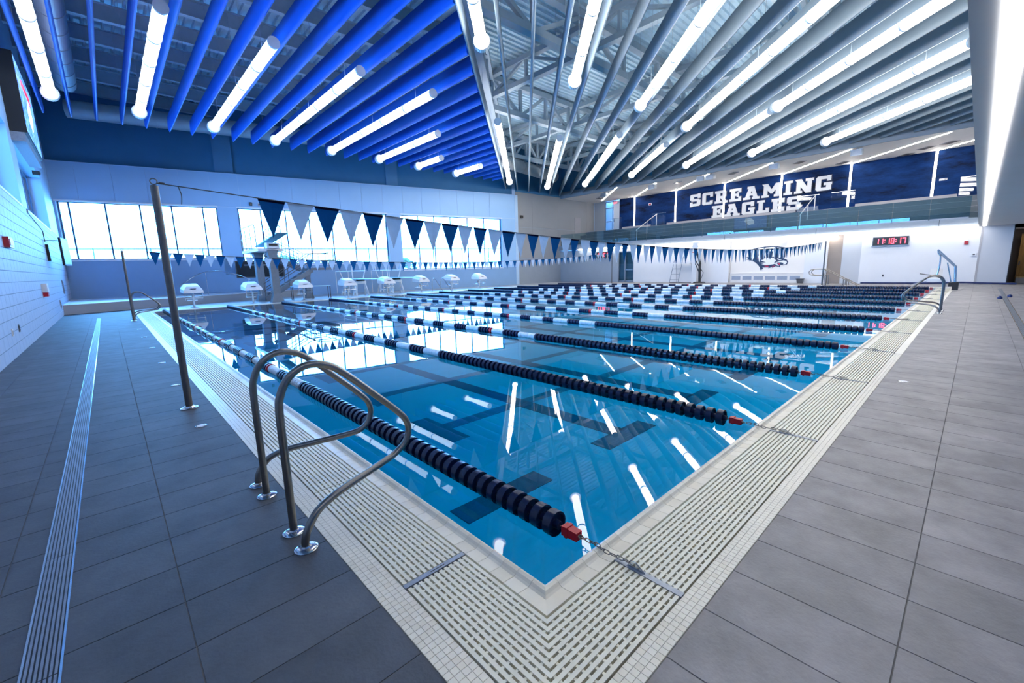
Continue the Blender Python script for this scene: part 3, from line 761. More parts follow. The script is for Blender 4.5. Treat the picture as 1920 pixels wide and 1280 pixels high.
def flag_mesh(m, w=0.318, h=0.45):
    b = MB(); t = 0.002; c = w/2; n = 5
    # slightly bowed cloth: front and back sheets
    rows = []
    for i in range(n+1):
        z = -h*i/n; hw = c*(1-i/n) if i else c
        bow = 0.012*math.sin(PI*i/n*0.9)
        rows.append([(c-hw, bow, z), (c, bow+0.006*(i > 0), z), (c+hw, bow, z)])
    for s in (-t, t):
        vs = [(p[0], p[1]+s, p[2]) for r in rows for p in r]
        b.add(vs, [(3*i+k, 3*i+k+1, 3*i+k+4, 3*i+k+3) for i in range(n) for k in (0, 1)], 0)
    edge = []
    b.add([(0,-t,0),(w,-t,0),(w,t,0),(0,t,0),(0.012,-t*1.6,-0.028),(w-0.012,-t*1.6,-0.028),(w-0.012,t*1.6,-0.028),(0.012,t*1.6,-0.028)], [(0,1,2,3),(4,5,1,0),(6,7,3,2),(7,6,5,4)], 1)
    return b.mesh('pennant', [m, M_fhem if m is M_fblue else M_fwhite])
FB, FW = flag_mesh(M_fblue), flag_mesh(M_fwhite)
def pennants(y, x0, x1, f0, n, label, zs):
    """a sagging cord between two posts and its triangular flags"""
    t = thing('pennant_string', label, 'pennant string', (x0, y, 0), 0, 'backstroke pennant strings over the pool')
    mid = (x0+x1)/2; half = (x1-x0)/2
    def z(x): q = (x-mid)/half; return zs - (1-q*q)*0.56
    MB().tube([(x0+(x1-x0)*i/60, y, z(x0+(x1-x0)*i/60)) for i in range(61)], 0.006, 5).build('cord', M_rope, t)
    for i in range(n):
        x = f0 + 0.3262*i; a = math.atan2(z(x+0.32)-z(x), 0.32)
        place('flag', FB if i % 2 == 0 else FW, t, (x-x0, 0, z(x)), (random.uniform(-0.06, 0.06), -a, random.uniform(-0.10, 0.10)))
    MB().tube([(x0+0.02, y, z(x0)+0.005), (x0+0.07, y, z(x0))], 0.012, 6).build('clip', M_steeld, t)
    MB().tube(smooth_path([(x0+0.18, y, z(x0)-0.01), (x0+0.2, y, z(x0)-0.1), (x0+0.19, y, z(x0)-0.2)]), 0.004, 4).build('loose_tail', M_rope, t)
pennants(4.73, -0.80, 28.38, 0.13, 84, 'string of blue and white pennants nearest the viewer, from the tall near post', 2.45)
pennants(18.8, -0.77, 28.38, -0.08, 86, 'string of blue and white pennants farther off, by the start blocks', 2.42)

# ---------------------------------------------------------------- lane lines
DISC = [(-0.05, 0.024), (-0.010, 0.026), (-0.008, 0.058), (-0.026, 0.064), (-0.027, 0.074), (0.027, 0.074), (0.026, 0.064), (0.008, 0.058), (0.010, 0.026), (0.05, 0.024)]
def disc_mesh(m): return MB().lathe(DISC, 20, 'y').mesh('float_disc', m)
DM = {k: disc_mesh(m) for k, m in (('n', M_navy), ('w', M_white), ('r', M_red))}
WDISC = [(-0.048, 0.052), (-0.044, 0.062), (0.044, 0.062), (0.048, 0.052)]
DM['w'] = MB().lathe(WDISC, 18, 'y').mesh('float_disc', M_white)
RUN = {}
def run_mesh(k, n, pitch):
    if (k, n) not in RUN:
        m = MB()
        for i in range(n):
            if k == 'w': m.lathe([(a*pitch/0.1, r) for a, r in WDISC], 12, 'y', (0, pitch*(i+0.5), 0))
            else: m.lathe([(-0.05, 0.03), (-0.035, 0.066), (0.035, 0.066), (0.05, 0.03)], 12, 'y', (0, pitch*(i+0.5), 0))
        RUN[k, n] = m.mesh('float_run', {'n': M_navy, 'w': M_white, 'r': M_red}[k])
    return RUN[k, n]
def pattern():
    """colour runs from the near end: (kind, number of floats)"""
    a0 = random.choice((44, 46, 48, 50)); out = [('n', a0)]; left = 229 - a0 - 46; i = random.choice((0, 0, 2, 4)); nb = random.choice((4, 5))
    while left > 0:
        if i % 2 == 0: n = min(random.choice((4, 5, 5)), left); out.append(('w', n))
        else:
            n = min(nb, left)
            if (i // 2) % 4 == 3 and n == nb: out += [('r', 1), ('n', nb-1)]
            else: out.append(('n', n))
        left -= n; i += 1
    out.append(('n', 46)); return out
PITCH = 0.1
LINK = MB().tube([Vector((0,0,0))+q for q in arc((0,-0.012,0), 0.008, 0, PI, 5, (1,0,0), (0,-1,0)) + arc((0,0.012,0), 0.008, PI, 2*PI, 5, (1,0,0), (0,-1,0))], 0.0026, 6, closed=True).mesh('chain_link', M_steeld)
for k, x in enumerate(LX):
    where = 'nearest the grab rails' if k == 0 else 'farthest from the viewer, by the end wall' if k == 11 else '%s counted from the grab rails' % ORD[k]
    t = thing('lane_line', 'floating lane line of navy and white discs, ' + where, 'lane line', (x, 0.2, 0.02), 0, 'floating lane lines')
    zc = 0.02; y = 0.235
    MB().tube([(x, 0.1, zc), (x, PY-0.03, zc)], 0.005, 5).build('cable', M_steeld, t)
    for kind, n in pattern():
        if k < 3 and True:
            for i in range(n): place('float_disc', DM[kind], t, (0, y+PITCH*(i+0.5)-0.2, 0), (0, random.uniform(0, 6.28), 0))
        else:
            if n > 10:
                j = 0
                while j < n:
                    q = min(6, n-j); place('float_run', run_mesh(kind, q, PITCH), t, (0, y+PITCH*j-0.2, 0)); j += q
            else: place('float_run', run_mesh(kind, n, PITCH), t, (0, y-0.2, 0))
        y += PITCH*n
    # tensioner, chain, anchor plate
    tb = MB(); tb.hexa([(x-0.024,0.10,zc-0.026),(x+0.024,0.10,zc-0.026),(x+0.027,0.205,zc-0.030),(x-0.027,0.205,zc-0.030)], [(x-0.024,0.10,zc+0.022),(x+0.024,0.10,zc+0.022),(x+0.027,0.205,zc+0.026),(x-0.027,0.205,zc+0.026)])
    tb.box(x-0.030, x+0.030, 0.165, 0.185, zc-0.034, zc+0.030); tb.build('tensioner', M_red, t)
    MB().tube(arc((x, 0.088, zc), 0.013, 0, 2*PI, 12, (1,0,0), (0,1,0.3))[:-1], 0.004, 6, closed=True).build('shackle', M_steeld, t)
    path = [(0.075, zc), (0.02, 0.024), (-0.02, 0.026), (-0.06, 0.014), (-0.12, 0.018), (-0.18, 0.024), (-0.235, 0.030)]
    tot = 0.31
    if k < 4:
        for i in range(10):
            s = i/9*(len(path)-1); a = int(min(s, len(path)-2)); fr = s-a
            yy = path[a][0]*(1-fr)+path[a+1][0]*fr; zz = path[a][1]*(1-fr)+path[a+1][1]*fr
            place('chain_link', LINK, t, (0, yy-0.2, zz-0.02), (0, PI/2*(i % 2)+0.3, 0))
    else: MB().tube([(x, a, b) for a, b in path], 0.008, 6).build('chain', M_steeld, t)
    MB().box(x-0.016, x+0.016, -0.487, -0.135, -0.03, 0.007).build('anchor_bar', M_galv, t)
    MB().add([(x-0.004,-0.20,0.006),(x-0.004,-0.30,0.006),(x-0.004,-0.25,0.040),(x-0.004,-0.225,0.040),(x+0.004,-0.20,0.006),(x+0.004,-0.30,0.006),(x+0.004,-0.25,0.040),(x+0.004,-0.225,0.040)],
             [(0,1,2,3),(7,6,5,4),(0,4,5,1),(1,5,6,2),(2,6,7,3),(3,7,4,0)]).build('anchor_lug', M_chrome, t)

# ---------------------------------------------------------------- grab rails
def grab_rails(label, loc, rotz):
    """a pair of bent tube rails; local x points over the water"""
    t = thing('grab_rail', label, 'grab rail', (0,0,0), 0, 'pairs of grab rails at the pool edge')
    for s in (0, 1):
        y = 0.29 if s else -0.29; y2 = y + (0.21 if s else -0.21)
        pts = [(0, y, 0.0), (0, y, 0.35), (0, y, 0.72), (0.015, y, 0.82), (0.06, y, 0.905), (0.13, y, 0.955), (0.21, y, 0.965), (0.30, y, 0.935), (0.39, y, 0.865), (0.54, y, 0.72), (0.68, y, 0.58)]
        pts += [(0.755, y, 0.49), (0.775, y, 0.41), (0.75, y, 0.335), (0.69, y, 0.285)]
        pts += [(0.60, y+(y2-y)*0.12, 0.262), (0.30, y+(y2-y)*0.6, 0.235), (0.18, y+(y2-y)*0.8, 0.22), (0.085, y+(y2-y)*0.93, 0.185), (0.02, y2, 0.11), (0.0, y2, 0.05), (0, y2, 0.0)]
        r = MB().tube(smooth_path(pts, 5), 0.0215, 14).build('rail', M_steel, t)
        for yy in (y, y2): MB().lathe([(0, 0.060), (0.006, 0.060), (0.012, 0.050), (0.016, 0.028), (0.024, 0.024)], 24, c=(0, yy, 0)).build('base_flange', M_chrome, t)
    t.location = loc; t.rotation_euler = (0, 0, rotz); BASE[t.name] = tuple(loc)
    return t
gr0 = grab_rails('pair of bent steel grab rails in the foreground at the near pool corner', (-0.72, 1.60, 0), 0)
c = copy_tree(gr0); c.location = (-0.72, 20.2, 0); c['label'] = 'pair of bent steel grab rails beside the farther pennant post'
c = copy_tree(gr0); c.location = (14.85, -0.67, 0); c.rotation_euler = (0, 0, PI/2); c['label'] = 'pair of bent steel grab rails on the near edge before the pool lift'

# ---------------------------------------------------------------- deck discs
for i, (x, y) in enumerate([(-0.82, 3.91), (-0.81, 6.18), (-0.80, 8.36), (-0.80, 10.61), (-0.81, 12.93), (-0.80, 15.29), (5.53, -0.77)]):
    lab = ['white anchor cover disc in the deck nearest the tall pennant post', 'second white anchor disc along the drain-side deck', 'third white anchor disc along the drain-side deck', 'fourth white anchor disc along the drain-side deck', 'fifth white anchor disc along the drain-side deck', 'last white anchor disc before the farther pennant post', 'single round anchor disc in the pale deck beside the gratings'][i]
    t = thing('deck_anchor', lab, 'deck anchor', (x, y, 0), 0, 'anchor discs set in the deck')
    MB().lathe([(-0.002, 0.052), (0.004, 0.052), (0.006, 0.044)], 24, c=(x, y, 0)).build('rim', M_chrome, t)
    MB().lathe([(0.002, 0.04), (0.007, 0.04), (0.008, 0.034)], 24, c=(x, y, 0)).build('lid', M_white, t)

# ---------------------------------------------------------------- starting blocks
def start_block():
    t = thing('starting_block', '', 'starting block', (0,0,0), 0, 'starting blocks along the far end')
    MB().lathe([(0, 0.16), (0.015, 0.16), (0.02, 0.10)], 18, c=(0, 0, 0)).build('base_plate', M_chrome, t)
    MB().tube([(0, 0.0, 0), (0, -0.03, 0.40), (0, -0.10, 0.72)], 0.05, 12).build('post', M_chrome, t)
    MB().beam((0, 0.2, 0.55), (0, -0.05, 0.25), 0.05, 0.05).build('brace', M_chrome, t)
    MB().box(-0.36, 0.36, -0.45, 0.38, 0.70, 0.75).build('platform', M_white, t)
    m = MB(); lo = [(-0.40,-0.50,0.70),(0.40,-0.50,0.70),(0.42,0.42,0.74),(-0.42,0.42,0.74)]
    hi1 = [(-0.37,-0.47,0.83),(0.37,-0.47,0.83),(0.40,0.40,0.94),(-0.40,0.40,0.94)]
    hi2 = [(-0.26,-0.30,1.00),(0.26,-0.30,1.00),(0.28,0.30,1.10),(-0.28,0.30,1.10)]
    m.hexa(lo, hi1); m.hexa(hi1, hi2)
    hi3 = [(-0.20,-0.22,1.03),(0.20,-0.22,1.03),(0.22,0.22,1.13),(-0.22,0.22,1.13)]
    m.hexa(hi2, hi3)
    cv = m.build('cover', M_white, t)
    MB().poly([(-0.13,-0.425,0.905),(0.13,-0.425,0.905),(0.09,-0.448,0.87),(-0.09,-0.448,0.87)], (0,-1,0.6), 0.01).build('cover_mark', M_navy, cv)
    for s in (-1, 1):
        h = MB(); h.tube([(s*0.33, -0.32, 0.70), (s*0.33, -0.34, 0.40), (s*0.33, -0.02, 0.38)], 0.016, 8); h.build('backstroke_grip', M_chrome, t)
    MB().tube([(-0.37, -0.34, 0.47), (0.37, -0.34, 0.47)], 0.015, 8).build('hand_bar', M_chrome, t)
    MB().tube([(-0.37, -0.30, 0.58), (0.37, -0.30, 0.58)], 0.012, 8).build('hand_bar', M_chrome, t)
    MB().box(-0.2, 0.2, 0.26, 0.5, 0.30, 0.34).build('step', M_white, t)
    return t
sb0 = start_block()
for i in range(8):
    o = sb0 if i == 0 else copy_tree(sb0)
    o.location = (1.62 + 2.51*i, 24.35, 0)
    o['label'] = 'white covered starting block on a steel post, %s from the block wall' % ORD[i]

# ---------------------------------------------------------------- diving tower
tw = thing('diving_tower', 'grey concrete diving tower with stairs, steel rails and a teal board', 'diving tower', (5.2, 24.6, 0))
def pier(x, y, w, d, h, nm='pier'):
    m = MB()
    m.hexa([(x-w*0.85,y-d*0.7,0),(x+w*0.85,y-d*0.7,0),(x+w*0.85,y+d*0.7,0),(x-w*0.85,y+d*0.7,0)], [(x-w/2,y-d/2,0.45),(x+w/2,y-d/2,0.45),(x+w/2,y+d/2,0.45),(x-w/2,y+d/2,0.45)])
    m.box(x-w/2, x+w/2, y-d/2, y+d/2, 0.45, h-0.4)
    m.hexa([(x-w/2,y-d/2,h-0.4),(x+w/2,y-d/2,h-0.4),(x+w/2,y+d/2,h-0.4),(x-w/2,y+d/2,h-0.4)], [(x-w*0.75,y-d*0.6,h),(x+w*0.75,y-d*0.6,h),(x+w*0.75,y+d*0.6,h),(x-w*0.75,y+d*0.6,h)])
    m.build(nm, M_concrete, tw)
pier(5.22, 24.15, 0.36, 0.34, 2.72); pier(4.98, 26.0, 0.36, 0.4, 2.66)
MB().box(4.55, 5.75, 24.0, 27.4, 2.66, 2.80).build('platform', M_white, tw)
MB().box(4.95, 5.55, 23.85, 24.25, 2.80, 3.08).build('board_stand', M_white, tw)
MB().box(5.05, 5.45, 23.82, 24.1, 2.92, 3.03).build('board_clamp', M_black, tw)
MB().hexa([(5.0,22.0,3.42),(5.5,22.0,3.42),(5.5,26.4,2.98),(5.0,26.4,2.98)], [(5.0,22.0,3.46),(5.5,22.0,3.46),(5.5,26.4,3.04),(5.0,26.4,3.04)]).build('springboard', M_teal, tw)
for x in (4.55, 5.75):
    m = MB(); m.tube([(x, 24.15, 2.80), (x, 24.15, 3.85), (x, 24.3, 4.0), (x, 27.2, 4.0), (x, 27.35, 3.9), (x, 27.35, 2.8)], 0.022, 8); m.tube([(x, 24.15, 3.4), (x, 27.35, 3.4)], 0.018, 8)
    for y in (25.2, 26.3): m.tube([(x, y, 2.8), (x, y, 4.0)], 0.018, 8)
    m.build('guard_rail', M_steeld, tw)
# upper flight from the platform to the landing, lower flight back to the deck
MB().box(7.5, 8.9, 25.4, 28.0, 1.66, 1.78).build('landing', M_concrete, tw)
pier(7.45, 26.0, 0.28, 0.3, 1.66, 'landing_column')
m = MB(); m.beam((5.7, 27.6, 2.62), (7.6, 27.6, 1.70), 0.06, 0.22); m.beam((5.7, 26.9, 2.62), (7.6, 26.9, 1.70), 0.06, 0.22); m.build('upper_stringer', M_concrete, tw)
m = MB(); m.beam((4.95, 25.5, 0.05), (7.6, 25.5, 1.66), 0.08, 0.26); m.beam((4.95, 26.2, 0.05), (7.6, 26.2, 1.66), 0.08, 0.26); m.build('lower_stringer', M_concrete, tw)
for i in range(7):
    f = (i+0.5)/7; MB().box(5.0+2.6*f-0.13, 5.0+2.6*f+0.13, 25.5, 26.2, 0.10+1.6*f, 0.14+1.6*f).build('step', M_knee, tw)
for i in range(5):
    f = (i+0.5)/5; MB().box(7.6-1.9*f-0.13, 7.6-1.9*f+0.13, 26.9, 27.6, 1.74+0.9*f, 1.78+0.9*f).build('step', M_knee, tw)
for y in (25.45, 26.25):
    m = MB()
    for dz in (0.55, 0.95): m.tube([(4.95, y, dz), (7.6, y, 1.66+dz), (8.9, y, 1.66+dz)], 0.02, 8)
    for f in (0.02, 0.5, 1.0): m.tube([(4.95+2.65*f, y, 1.62*f), (4.95+2.65*f, y, 0.97+1.62*f)], 0.018, 8)
    m.tube([(8.9, y, 1.7), (8.9, y, 2.62)], 0.018, 8); m.build('stair_rail', M_steeld, tw)
for y in (26.85, 27.65):
    m = MB()
    for dz in (0.55, 0.95): m.tube([(7.6, y, 1.75+dz), (5.75, y, 2.7+dz)], 0.02, 8)
    for f in (0.0, 0.5, 1.0): m.tube([(7.6-1.85*f, y, 1.75+0.95*f), (7.6-1.85*f, y, 2.7+0.95*f)], 0.018, 8)
    m.build('stair_rail', M_steeld, tw)
m = MB()
for z in (2.2, 2.7): m.tube([(7.6, 28.0, z), (8.9, 28.0, z), (8.9, 25.45, z)], 0.02, 8)
for q in ((7.6, 28.0), (8.25, 28.0), (8.9, 28.0), (8.9, 26.8)): m.tube([(*q, 1.75), (*q, 2.7)], 0.018, 8)
m.build('landing_rail', M_steeld, tw)
# black board behind the tower
o = thing('notice_board', 'black panel on the wall behind the diving tower', 'panel', WP(9.0, 0.02, 1.3))
wbox(MB(), 7.7, 10.3, 0.005, 0.05, 1.35, 2.3).build('board_face', M_black, o); wbox(MB(), 7.65, 10.35, 0.0, 0.03, 1.30, 2.35).build('board_frame', M_steeld, o)

# ---------------------------------------------------------------- low rail table, springboards, ladder
lt = thing('low_rail', 'low steel rail frame with a pale plank top beside the tower stairs', 'rail', (7.2, 25.0, 0))
MB().hexa([(6.25,24.9,0.73),(8.3,24.7,0.71),(8.3,25.15,0.71),(6.25,25.3,0.73)], [(6.25,24.9,0.77),(8.3,24.7,0.75),(8.3,25.15,0.75),(6.25,25.3,0.77)]).build('plank', M_aqua, lt)
for x, y in ((6.27, 24.95), (6.27, 25.25), (7.3, 24.9), (8.27, 24.75), (8.27, 25.1)): MB().tube([(x, y, 0), (x, y, 0.73)], 0.022, 8).build('leg', M_steeld, lt)
def springboard(x, label):
    t = thing('springboard_stand', label, 'springboard', (x, 25.4, 0), 0, 'low springboards beside the starting blocks')
    MB().hexa([(x-0.25,22.6,1.02),(x+0.25,22.6,1.02),(x+0.25,27.3,1.0),(x-0.25,27.3,1.0)], [(x-0.25,22.6,1.05),(x+0.25,22.6,1.05),(x+0.25,27.3,1.06),(x-0.25,27.3,1.06)]).build('board', M_aqua, t)
    for y in (25.2, 27.0):
        m = MB()
        for s in (-1, 1):
            m.beam((x+s*0.40, y-0.18, 0), (x+s*0.26, y, 0.80), 0.09, 0.09); m.beam((x+s*0.40, y+0.30, 0), (x+s*0.26, y+0.05, 0.80), 0.08, 0.08)
            m.beam((x+s*0.34, y-0.1, 0.35), (x+s*0.34, y+0.2, 0.35), 0.06, 0.06)
        m.box(x-0.32, x+0.32, y-0.14, y+0.14, 0.74, 0.90); m.build('trestle', M_white, t)
    MB().lathe([(-0.26, 0.07), (0.26, 0.07)], 14, 'x', (x, 25.2, 0.95)).build('fulcrum_roller', M_black, t)
    for s in (-1, 1):
        m = MB(); X = x+s*0.42
        m.tube([(X, 25.3, 1.53), (X, 28.0, 1.53)], 0.026, 8)
        m.tube([(x+s*0.3, 25.6, 0.8), (X, 25.4, 1.53), (X, 25.3, 1.9)], 0.03, 8); m.tube([(x+s*0.3, 27.0, 0.8), (X, 27.3, 1.53), (X, 27.4, 1.9)], 0.03, 8)
        m.tube([(X, 28.0, 1.53), (X, 28.0, 0.0)], 0.022, 8); m.build('hand_rail', M_white, t)
springboard(10.35, 'white springboard stand with aqua board nearer the diving tower')
springboard(12.85, 'white springboard stand with aqua board farther from the diving tower')
ld = thing('pool_ladder', 'bent steel pool ladder between the starting blocks', 'ladder', (15.3, 23.6, 0))
for x in (15.0, 15.7):
    MB().tube(smooth_path([(x, 24.3, 0), (x, 24.25, 0.7), (x, 24.1, 0.88), (x, 23.9, 0.85), (x, 23.3, 0.3), (x, 23.0, 0.0), (x, 22.95, -0.6)]), 0.024, 8).build('rail', M_chrome, ld)
for z in (-0.15, -0.4): MB().box(15.0, 15.7, 22.9, 23.0, z, z+0.03).build('rung', M_chrome, ld)
hr = thing('ledge_handrail', 'curved steel handrail on the ledge behind the first two starting blocks', 'handrail', (2.6, 29, 0.4))
MB().tube(smooth_path([(1.6, 28.9, 0.95), (2.4, 28.95, 1.5), (3.0, 29.0, 1.72), (3.7, 29.0, 1.72), (4.6, 29.0, 1.45), (5.1, 29.0, 1.2)]), 0.022, 8).build('rail', M_chrome, hr)
for x, z in ((2.9, 1.7), (5.0, 1.25)): MB().tube([(x, 29.0, 0.42), (x, 29.0, z)], 0.02, 8).build('leg', M_chrome, hr)
# ---------------------------------------------------------------- scoreboard and fittings on the block wall
sc = thing('scoreboard', 'black video scoreboard with a glowing blue picture high on the block wall', 'scoreboard', (XL, 18.7, 5.6))
MB().box(XL, -2.44, 18.7, 23.0, 5.86, 8.12).build('cabinet', M_black, sc)
scr = MB().box(-2.442, -2.43, 18.78, 22.92, 5.94, 8.04).build('screen', M_screen, sc)
MB().box(XL, -2.5, 18.7, 23.0, 5.60, 5.86).build('lower_panel', M_galv, sc)
MB().poly([(-2.43,20.3,6.5),(-2.43,21.0,6.4),(-2.43,21.6,6.9),(-2.43,21.4,7.3),(-2.43,20.9,7.35),(-2.43,20.4,7.0)], (1,0,0), 0.006).build('white_figure', M_scrw, scr)
MB().poly([(-2.43,19.6,7.45),(-2.43,22.0,7.45),(-2.43,21.8,7.7),(-2.43,19.9,7.7)], (1,0,0), 0.006).build('red_band', M_scrr, scr)
tv = thing('wall_television', 'flat television on a bracket arm at the end of the block wall', 'television', (-2.5, 22.9, 2.2))
m = MB(); m.hexa([(-2.36,22.4,2.02),(-2.22,23.5,2.02),(-2.29,23.52,2.02),(-2.43,22.42,2.02)], [(-2.36,22.4,3.05),(-2.22,23.5,3.05),(-2.29,23.52,3.05),(-2.43,22.42,3.05)])
m.build('cabinet', M_black, tv); MB().hexa([(-2.352,22.45,2.07),(-2.215,23.45,2.07),(-2.222,23.455,2.07),(-2.359,22.455,2.07)], [(-2.352,22.45,3.0),(-2.215,23.45,3.0),(-2.222,23.455,3.0),(-2.359,22.455,3.0)]).build('screen', M_galv, tv)
MB().tube([(XL, 22.8, 2.95), (-2.45, 22.8, 2.95)], 0.025, 8).build('bracket_arm', M_chrome, tv); MB().box(XL, XL+0.08, 22.6, 22.95, 2.2, 2.8).build('wall_plate', M_black, tv)
cd = thing('cable_conduit', 'black cable running down the block wall to the television', 'cable', (XL, 18.8, 3.5))
MB().tube([(XL+0.012, 18.8, 3.64), (XL+0.012, 18.75, 3.54), (XL+0.012, 22.65, 3.30), (XL+0.012, 22.65, 2.9)], 0.012, 6).build('run', M_black, cd)
def wallbox(name, label, cat, x0, x1, y0, y1, z0, z1, m, plate=None, pm=None, group=None):
    t = thing(name, label, cat, ((x0+x1)/2, (y0+y1)/2, z0), 0, group)
    MB().box(x0, x1, y0, y1, z0, z1).build('housing', m, t)
    if plate: MB().box(*plate).build('face_plate', pm, t)
    return t
wallbox('fire_alarm', 'dark red fire alarm box on the block wall at the picture edge', 'fire alarm', XL, XL+0.09, 12.9, 13.5, 2.20, 2.42, M_alarm, (XL+0.09, XL+0.1, 12.95, 13.45, 2.24, 2.38), M_red)
wallbox('rescue_kit', 'white wall fitting with a red base halfway along the block wall', 'wall fitting', XL, XL+0.12, 18.4, 18.9, 1.12, 1.38, M_white, (XL, XL+0.11, 18.45, 18.8, 0.98, 1.11), M_red)
wallbox('wall_vent', 'narrow grey vent on the block wall near the ledge', 'vent', XL, XL+0.03, 27.0, 27.4, 0.85, 1.48, M_galv, (XL+0.03, XL+0.04, 27.05, 27.35, 0.9, 1.43), M_steeld)
wallbox('wall_socket', 'small grey socket plate low on the block wall near the ledge', 'socket', XL, XL+0.02, 23.9, 24.2, 0.33, 0.68, M_knee, (XL+0.02, XL+0.03, 23.95, 24.1, 0.4, 0.6), M_steeld)
wallbox('wall_socket', 'white socket plate low on the near stretch of block wall', 'socket', XL, XL+0.015, 11.5, 11.62, 0.42, 0.56, M_white, (XL+0.015, XL+0.02, 11.52, 11.6, 0.45, 0.53), M_knee)
wallbox('wall_socket', 'dark socket plate low on the block wall beside a white one', 'socket', XL, XL+0.015, 12.4, 12.5, 0.42, 0.58, M_steeld, (XL+0.015, XL+0.02, 12.42, 12.48, 0.45, 0.55), M_black)
wallbox('wall_camera', 'small dark camera under the scoreboard', 'camera', XL, XL+0.2, 23.4, 23.55, 5.42, 5.56, M_black, (XL+0.2, XL+0.22, 23.43, 23.52, 5.45, 5.53), M_steeld)
for s, lab in ((8.9, 'round dark camera above the second window'), (9.35, 'grey boxy sensor above the second window')):
    a = WP(s, 0.0, 5.78); t = thing('wall_camera' if s < 9 else 'wall_sensor', lab, 'camera' if s < 9 else 'sensor', a)
    wbox(MB(), s-0.07, s+0.07, 0.0, 0.10, 5.72, 5.92).build('housing', M_black if s < 9 else M_duct, t); wbox(MB(), s-0.04, s+0.04, 0.10, 0.12, 5.75, 5.85).build('lens', M_steeld, t)

# ---------------------------------------------------------------- end wall: clocks, alarms, emblem
SEG = {'0': 'abcdef', '1': 'bc', '7': 'abc', '8': 'abcdefg'}
def clock(yl, label, z0=2.13, h=0.5, wd=1.55):
    """digital clock; yl is the edge where the reading starts"""
    t = thing('digital_clock', label, 'clock', (XE-0.06, yl, z0), 0, 'red digital clocks on the end wall')
    MB().box(XE-0.08, XE, yl-wd, yl, z0, z0+h).build('case', M_steeld, t)
    MB().box(XE-0.10, XE-0.02, yl-wd-0.03, yl+0.03, z0-0.035, z0).build('case_lip', M_galv, t)
    MB().box(XE-0.084, XE-0.08, yl-wd+0.03, yl-0.03, z0+0.03, z0+h-0.03).build('face', M_black, t)
    x0, x1 = XE-0.092, XE-0.084; cw, chh, th = 0.15, 0.30, 0.034; c = 0.17; zb = z0+0.10
    y = yl - 0.13
    for ch in '11:18:17':
        if ch == ':':
            m = MB()
            for z in (zb+0.08, zb+0.20): m.box(x0, x1, y-0.04, y, z, z+0.035)
            m.build('colon', M_led, t); y -= 0.085; continue
        m = MB(); yr = y - cw; sk = 0.0
        R_ = {'a': (yr, y, zb+chh-th, zb+chh), 'g': (yr, y, zb+chh/2-th/2, zb+chh/2+th/2), 'd': (yr, y, zb, zb+th), 'b': (yr, yr+th, zb+chh/2, zb+chh), 'c': (yr, yr+th, zb, zb+chh/2), 'f': (y-th, y, zb+chh/2, zb+chh), 'e': (y-th, y, zb, zb+chh/2)}
        for s in SEG[ch]:
            q = R_[s]; m.box(x0, x1, q[0]+0.004, q[1]-0.004, q[2]+0.004, q[3]-0.004)
        m.build('digit', M_led, t); y -= cw + 0.045
    return t
clock(3.06, 'red digital clock reading 11:18:17 on the white wall beside the taupe door')
clock(22.3, 'red digital clock half hidden by pennants on the grey end wall')
wallbox('fire_alarm', 'red fire alarm with white strobe on the white end wall', 'fire alarm', XE-0.08, XE, -0.76, -0.62, 2.02, 2.20, M_alarm, (XE-0.09, XE-0.03, -0.75, -0.63, 2.20, 2.25), M_white)
wallbox('thermostat', 'white thermostat box on the end wall near the corner trim', 'thermostat', XE-0.06, XE, -1.10, -0.90, 1.42, 1.58, M_white, (XE-0.07, XE-0.06, -1.06, -0.98, 1.48, 1.54), M_steeld)
wallbox('wall_socket', 'small dark socket on the white end wall under the clock', 'socket', XE-0.02, XE, 2.40, 2.48, 0.40, 0.52, M_steeld, (XE-0.025, XE-0.02, 2.42, 2.46, 0.42, 0.5), M_black)
wallbox('wall_speaker', 'dark boxy speaker on the grey side wall', 'speaker', 25.85, 26.1, 26.42, 26.58, 5.7, 5.95, M_steeld, (25.87, 26.08, 26.41, 26.42, 5.73, 5.92), M_black)
wallbox('fire_alarm', 'small red and white alarm on the navy mural wall', 'fire alarm', 36.62, 36.7, 20.1, 20.4, 6.85, 7.05, M_white, (36.61, 36.62, 20.15, 20.35, 6.87, 7.0), M_red)
wallbox('wall_socket', 'pair of white plates at the right end of the mural wall', 'switch plate', 36.68, 36.7, 0.6, 0.95, 6.0, 6.12, M_white, (36.67, 36.68, 0.62, 0.72, 6.02, 6.1), M_knee)
t = thing('exit_sign', 'lit red exit sign above the upper-level door', 'exit sign', (36.6, 24.0, 7.4)); MB().box(36.6, 36.66, 23.8, 24.25, 7.42, 7.64).build('housing', M_white, t)
def exit_letters(t, x, yl, z0, h):
    m = MB(); w = h*0.6; s = h*0.2; y = yl
    def b(y0, y1, za, zb): m.box(x-0.006, x, y-w*y1, y-w*y0, z0+h*za, z0+h*zb)
    b(0,.25,0,1); b(0,1,.82,1); b(0,.8,.42,.58); b(0,1,0,.18); y -= w*1.35
    for sg in (0, 1):
        a = (x-0.003, y - (0 if sg else w), z0); c_ = (x-0.003, y - (w if sg else 0), z0+h); m.beam(a, c_, 0.006, s, (0,0,1))
    y -= w*1.35; b(.35,.65,0,1); y -= w*1.1; b(0,1,.82,1); b(.37,.63,0,1); m.build('lettering', M_exit, t)
exit_letters(t, 36.6, 24.22, 7.46, 0.14); MB().box(36.62, 36.66, 24.0, 24.05, 7.64, 7.81).build('bracket', M_steeld, t)
